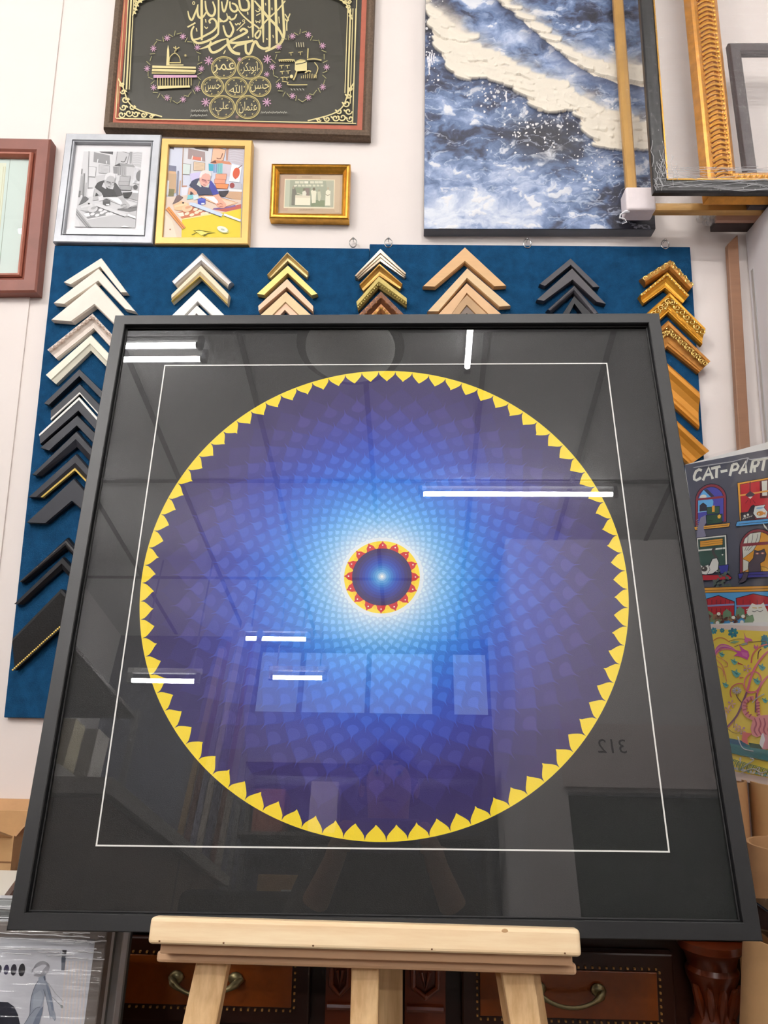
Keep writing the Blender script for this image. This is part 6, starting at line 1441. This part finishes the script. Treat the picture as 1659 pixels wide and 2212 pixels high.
m = MB(); m.hexa([b_ + Vector((-0.016, -0.01, 0)), b_ + Vector((0.016, -0.01, 0)), b_ + Vector((0.016, 0.01, 0)), b_ + Vector((-0.016, 0.01, 0))], [a_ + Vector((-0.016, -0.01, 0)), a_ + Vector((0.016, -0.01, 0)), a_ + Vector((0.016, 0.01, 0)), a_ + Vector((-0.016, 0.01, 0))])
m.build('rear_leg', M_PINEV, E)
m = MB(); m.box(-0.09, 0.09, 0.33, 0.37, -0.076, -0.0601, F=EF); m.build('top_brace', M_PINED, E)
# ================================================================== the photographer, seen faintly in the glass
def skin_obj(name, V, Ed, mt, parent, sub=2, root=0):
    names = list(V); o0 = Vector(parent['_org'])
    me = bpy.data.meshes.new(name)
    me.from_pydata([tuple(Vector(V[k][0]) - o0) for k in names], [(names.index(a_), names.index(b_)) for a_, b_ in Ed], [])
    o = bpy.data.objects.new(name, me); COL.objects.link(o); o.parent = parent
    me.materials.append(mt)
    s = o.modifiers.new('skin', 'SKIN'); s.branch_smoothing = 0.3; s.use_smooth_shade = True
    if not me.skin_vertices: me.attributes  # the layer is created by the modifier
    dat = me.skin_vertices[0].data
    for i, k in enumerate(names):
        r = V[k][1]; dat[i].radius = r if isinstance(r, tuple) else (r, r); dat[i].use_root = (i == root)
    ss = o.modifiers.new('sub', 'SUBSURF'); ss.levels = sub; ss.render_levels = sub
    o['_org'] = tuple(o0)
    return o
M_SKIN = mat('skin', (196, 150, 122), 0.5); M_SHIRT = mat('dark_olive_shirt', (44, 42, 40), 0.85, var=(9, 0.3), bump=(25, 0.6)); M_TROU = mat('dark_trousers', (34, 36, 44), 0.85); M_HAIR = mat('dark_hair', (26, 22, 20), 0.5); M_SHOE = mat('dark_shoe', (30, 28, 28), 0.5)
PX, PY = -0.06, -0.40
t = thing('person', 'person in a dark shirt holding a phone in both hands, mirrored in glass', 'person', (PX, PY, 0))
V = {'pelvis': ((PX, PY, 0.90), (0.13, 0.10)), 'waist': ((PX, PY, 1.04), (0.125, 0.095)), 'chest': ((PX, PY + 0.01, 1.22), (0.15, 0.10)), 'collar': ((PX, PY + 0.005, 1.36), (0.085, 0.07)), 'neck': ((PX, PY + 0.02, 1.42), 0.052), 'jaw': ((PX, PY + 0.045, 1.475), (0.058, 0.066)), 'head': ((PX, PY + 0.045, 1.55), (0.074, 0.09)), 'crown': ((PX, PY + 0.035, 1.615), (0.062, 0.075))}
Ed = [('pelvis', 'waist'), ('waist', 'chest'), ('chest', 'collar'), ('collar', 'neck'), ('neck', 'jaw'), ('jaw', 'head'), ('head', 'crown')]
for s, n in ((-1, 'l'), (1, 'r')):
    wx = -0.168 if s < 0 else 0.058
    V['sh' + n] = ((PX + s * 0.165, PY + 0.01, 1.345), 0.056); V['el' + n] = ((PX + s * 0.20, PY + 0.18, 1.14), 0.042); V['wr' + n] = ((wx, -0.062, 1.30), 0.027); V['pa' + n] = ((wx - s * 0.006, -0.034, 1.328), (0.022, 0.030))
    Ed += [('collar', 'sh' + n), ('sh' + n, 'el' + n), ('el' + n, 'wr' + n), ('wr' + n, 'pa' + n)]
    ex_ = -0.138 if s < 0 else 0.029
    for k in range(4):
        z = 1.306 + 0.0175 * k; a_ = 'k%d%s' % (k, n); b_ = 'm%d%s' % (k, n); c_ = 't%d%s' % (k, n); ln = (0.012, 0.017, 0.019, 0.016)[k]
        V[a_] = ((ex_ + s * 0.010, -0.016, z + 0.004), 0.0088); V[b_] = ((ex_ + s * 0.004, 0.002, z), 0.0080); V[c_] = ((ex_ - s * ln * (0.9 if s < 0 else 0.25), 0.005, z - 0.001), 0.0070)
        Ed += [('pa' + n, a_), (a_, b_), (b_, c_)]
    V['th1' + n] = ((ex_ + s * 0.004, -0.036, 1.352), 0.0105); V['th2' + n] = ((ex_ - s * 0.018, -0.024, 1.362), 0.009)
    Ed += [('wr' + n, 'th1' + n), ('th1' + n, 'th2' + n)]
    V['hip' + n] = ((PX + s * 0.085, PY, 0.84), 0.088); V['kn' + n] = ((PX + s * 0.095, PY + 0.015, 0.46), 0.056); V['an' + n] = ((PX + s * 0.10, PY - 0.01, 0.085), 0.038); V['toe' + n] = ((PX + s * 0.115, PY + 0.13, 0.035), 0.034)
    Ed += [('pelvis', 'hip' + n), ('hip' + n, 'kn' + n), ('kn' + n, 'an' + n), ('an' + n, 'toe' + n)]
body = skin_obj('body', V, Ed, M_SKIN, t)
# face
fm = MB(); fy = PY + 0.045 + 0.082
fm.tube([(PX, fy + 0.002, 1.562), (PX, fy + 0.012, 1.535), (PX, fy + 0.020, 1.518), (PX, fy + 0.004, 1.510)], [0.006, 0.008, 0.011, 0.006], 8); fm.build('nose', M_SKIN, t, smooth=True)
for s in (-1, 1):
    fm = MB(); fm.ball(Vector((PX + s * 0.030, fy - 0.0125, 1.553)), 0.011, 6); e_ = fm.build('eye', mat('eye_white', (170, 166, 160), 0.4), t, smooth=True)
    fm = MB(); fm.ball(Vector((PX + s * 0.030, fy - 0.0035, 1.551)), 0.005, 5); fm.build('iris', M_HAIR, e_, smooth=True)
    fm = MB(); fm.tube([(PX + s * 0.014, fy + 0.002, 1.570), (PX + s * 0.032, fy + 0.002, 1.576), (PX + s * 0.046, fy - 0.008, 1.570)], [0.003, 0.004, 0.002], 6); fm.build('eyebrow', M_HAIR, t, smooth=True)
    fm = MB(); fm.ball(Vector((PX + s * 0.076, PY + 0.035, 1.535)), (0.010, 0.017, 0.028), 6); fm.build('ear', M_SKIN, t, smooth=True)
fm = MB(); fm.tube([(PX - 0.024, fy - 0.012, 1.480), (PX, fy + 0.0, 1.483), (PX + 0.024, fy - 0.012, 1.480)], [0.003, 0.006, 0.003], 8); fm.build('mouth', mat('lips', (160, 92, 84), 0.5), t, smooth=True)
fm = MB(); hc = Vector((PX, PY + 0.022, 1.575))
rings = []
for i in range(9):
    ph = math.pi / 2 * i / 8
    rings.append([hc + Vector((0.088 * math.cos(ph) * math.cos(a2), 0.100 * math.cos(ph) * math.sin(a2), 0.092 * math.sin(ph) - (0.07 if math.sin(a2) < 0.3 else -0.015) * math.cos(ph) ** 2)) for a2 in [2 * math.pi * k / 24 for k in range(24)]])
fm.loft(rings, True, True); fm.build('hair', M_HAIR, t, smooth=True, angle=70)
# clothes
SV = {'pelvis': ((PX, PY, 0.84), (0.165, 0.125)), 'waist': ((PX, PY, 1.02), (0.158, 0.12)), 'chest': ((PX, PY + 0.01, 1.20), (0.175, 0.125)), 'collar': ((PX, PY + 0.005, 1.355), (0.10, 0.085)), 'nk': ((PX, PY + 0.012, 1.395), 0.062)}
SE = [('pelvis', 'waist'), ('waist', 'chest'), ('chest', 'collar'), ('collar', 'nk')]
for s, n in ((-1, 'l'), (1, 'r')):
    wx = -0.168 if s < 0 else 0.058
    a_ = Vector((PX + s * 0.20, PY + 0.18, 1.14)); b_ = Vector((wx, -0.062, 1.30)); m_ = a_.lerp(b_, 0.55)
    SV['sh' + n] = ((PX + s * 0.165, PY + 0.01, 1.34), 0.075); SV['el' + n] = (tuple(a_), 0.060); SV['cf' + n] = (tuple(m_), 0.050)
    SE += [('collar', 'sh' + n), ('sh' + n, 'el' + n), ('el' + n, 'cf' + n)]
skin_obj('shirt', SV, SE, M_SHIRT, t)
TV = {'pelvis': ((PX, PY, 0.92), (0.145, 0.112))}; TE = []
for s, n in ((-1, 'l'), (1, 'r')):
    TV['hip' + n] = ((PX + s * 0.085, PY, 0.83), 0.104); TV['kn' + n] = ((PX + s * 0.095, PY + 0.015, 0.46), 0.072); TV['an' + n] = ((PX + s * 0.10, PY - 0.008, 0.10), 0.058)
    TE += [('pelvis', 'hip' + n), ('hip' + n, 'kn' + n), ('kn' + n, 'an' + n)]
    skin_obj('shoe', {'h': ((PX + s * 0.10, PY - 0.02, 0.045), (0.045, 0.045)), 'm': ((PX + s * 0.108, PY + 0.06, 0.042), (0.046, 0.042)), 't': ((PX + s * 0.117, PY + 0.15, 0.036), (0.042, 0.036))}, [('h', 'm'), ('m', 't')], M_SHOE, t)
skin_obj('trousers', TV, TE, M_TROU, t)
# phone
ph_ = thing('phone', 'dark phone held sideways by the person, three lenses at one end', 'phone', (-0.055, -0.008, 1.30))
m = MB(); m.box(-0.130, 0.022, -0.0125, -0.0045, 1.300, 1.374); m.build('case', mat('phone_case', (120, 118, 140), 0.4), ph_, bevel=0.003, seg=3)
m = MB(); m.box(-0.126, 0.018, -0.0130, -0.0126, 1.304, 1.370); m.build('screen', mat('phone_screen', (30, 32, 36), 0.15), ph_)
m = MB(); m.box(-0.020, 0.016, -0.0044, -0.0032, 1.312, 1.368); m.build('camera_plate', mat('phone_camera_plate', (60, 60, 74), 0.35), ph_, bevel=0.001)
for x, z in ((0.004, 1.356), (0.004, 1.340), (0.004, 1.324), (-0.011, 1.350), (-0.011, 1.333)):
    m = MB(); m.lathe([(0, 0), (0.0055, 0), (0.0055, 0.0010), (0.004, 0.0012), (0, 0.0012)], Vector((x, -0.0033, z)), Vector((0, 1, 0)), 16); m.build('lens', mat('lens_glass', (10, 10, 14), 0.08), ph_)
# ================================================================== camera and output
cd = bpy.data.cameras.new('camera'); cam = bpy.data.objects.new('camera', cd); COL.objects.link(cam)
cd.sensor_fit = 'HORIZONTAL'; cd.sensor_width = 36.0; cd.lens = 36.0 * FPX / FW; cd.clip_start = 0.02
up = -RD
cam.matrix_world = Matrix(((RX.x, up.x, -RF.x, CAM.x), (RX.y, up.y, -RF.y, CAM.y), (RX.z, up.z, -RF.z, CAM.z), (0, 0, 0, 1)))
SC.camera = cam
vs_ = SC.view_settings
vs_.view_transform = 'Standard'; vs_.look = 'None'; vs_.gamma = 1.0; vs_.use_curve_mapping = False; vs_.exposure = -0.2
cy = SC.cycles
cy.use_adaptive_sampling = True; cy.adaptive_threshold = 0.06; cy.adaptive_min_samples = 24
cy.max_bounces = 9; cy.diffuse_bounces = 4; cy.glossy_bounces = 5; cy.transparent_max_bounces = 24
cy.caustics_reflective = False; cy.caustics_refractive = False
try: cy.use_denoising = True
except Exception: pass
for o in bpy.data.objects:
    if '_org' in o: del o['_org']
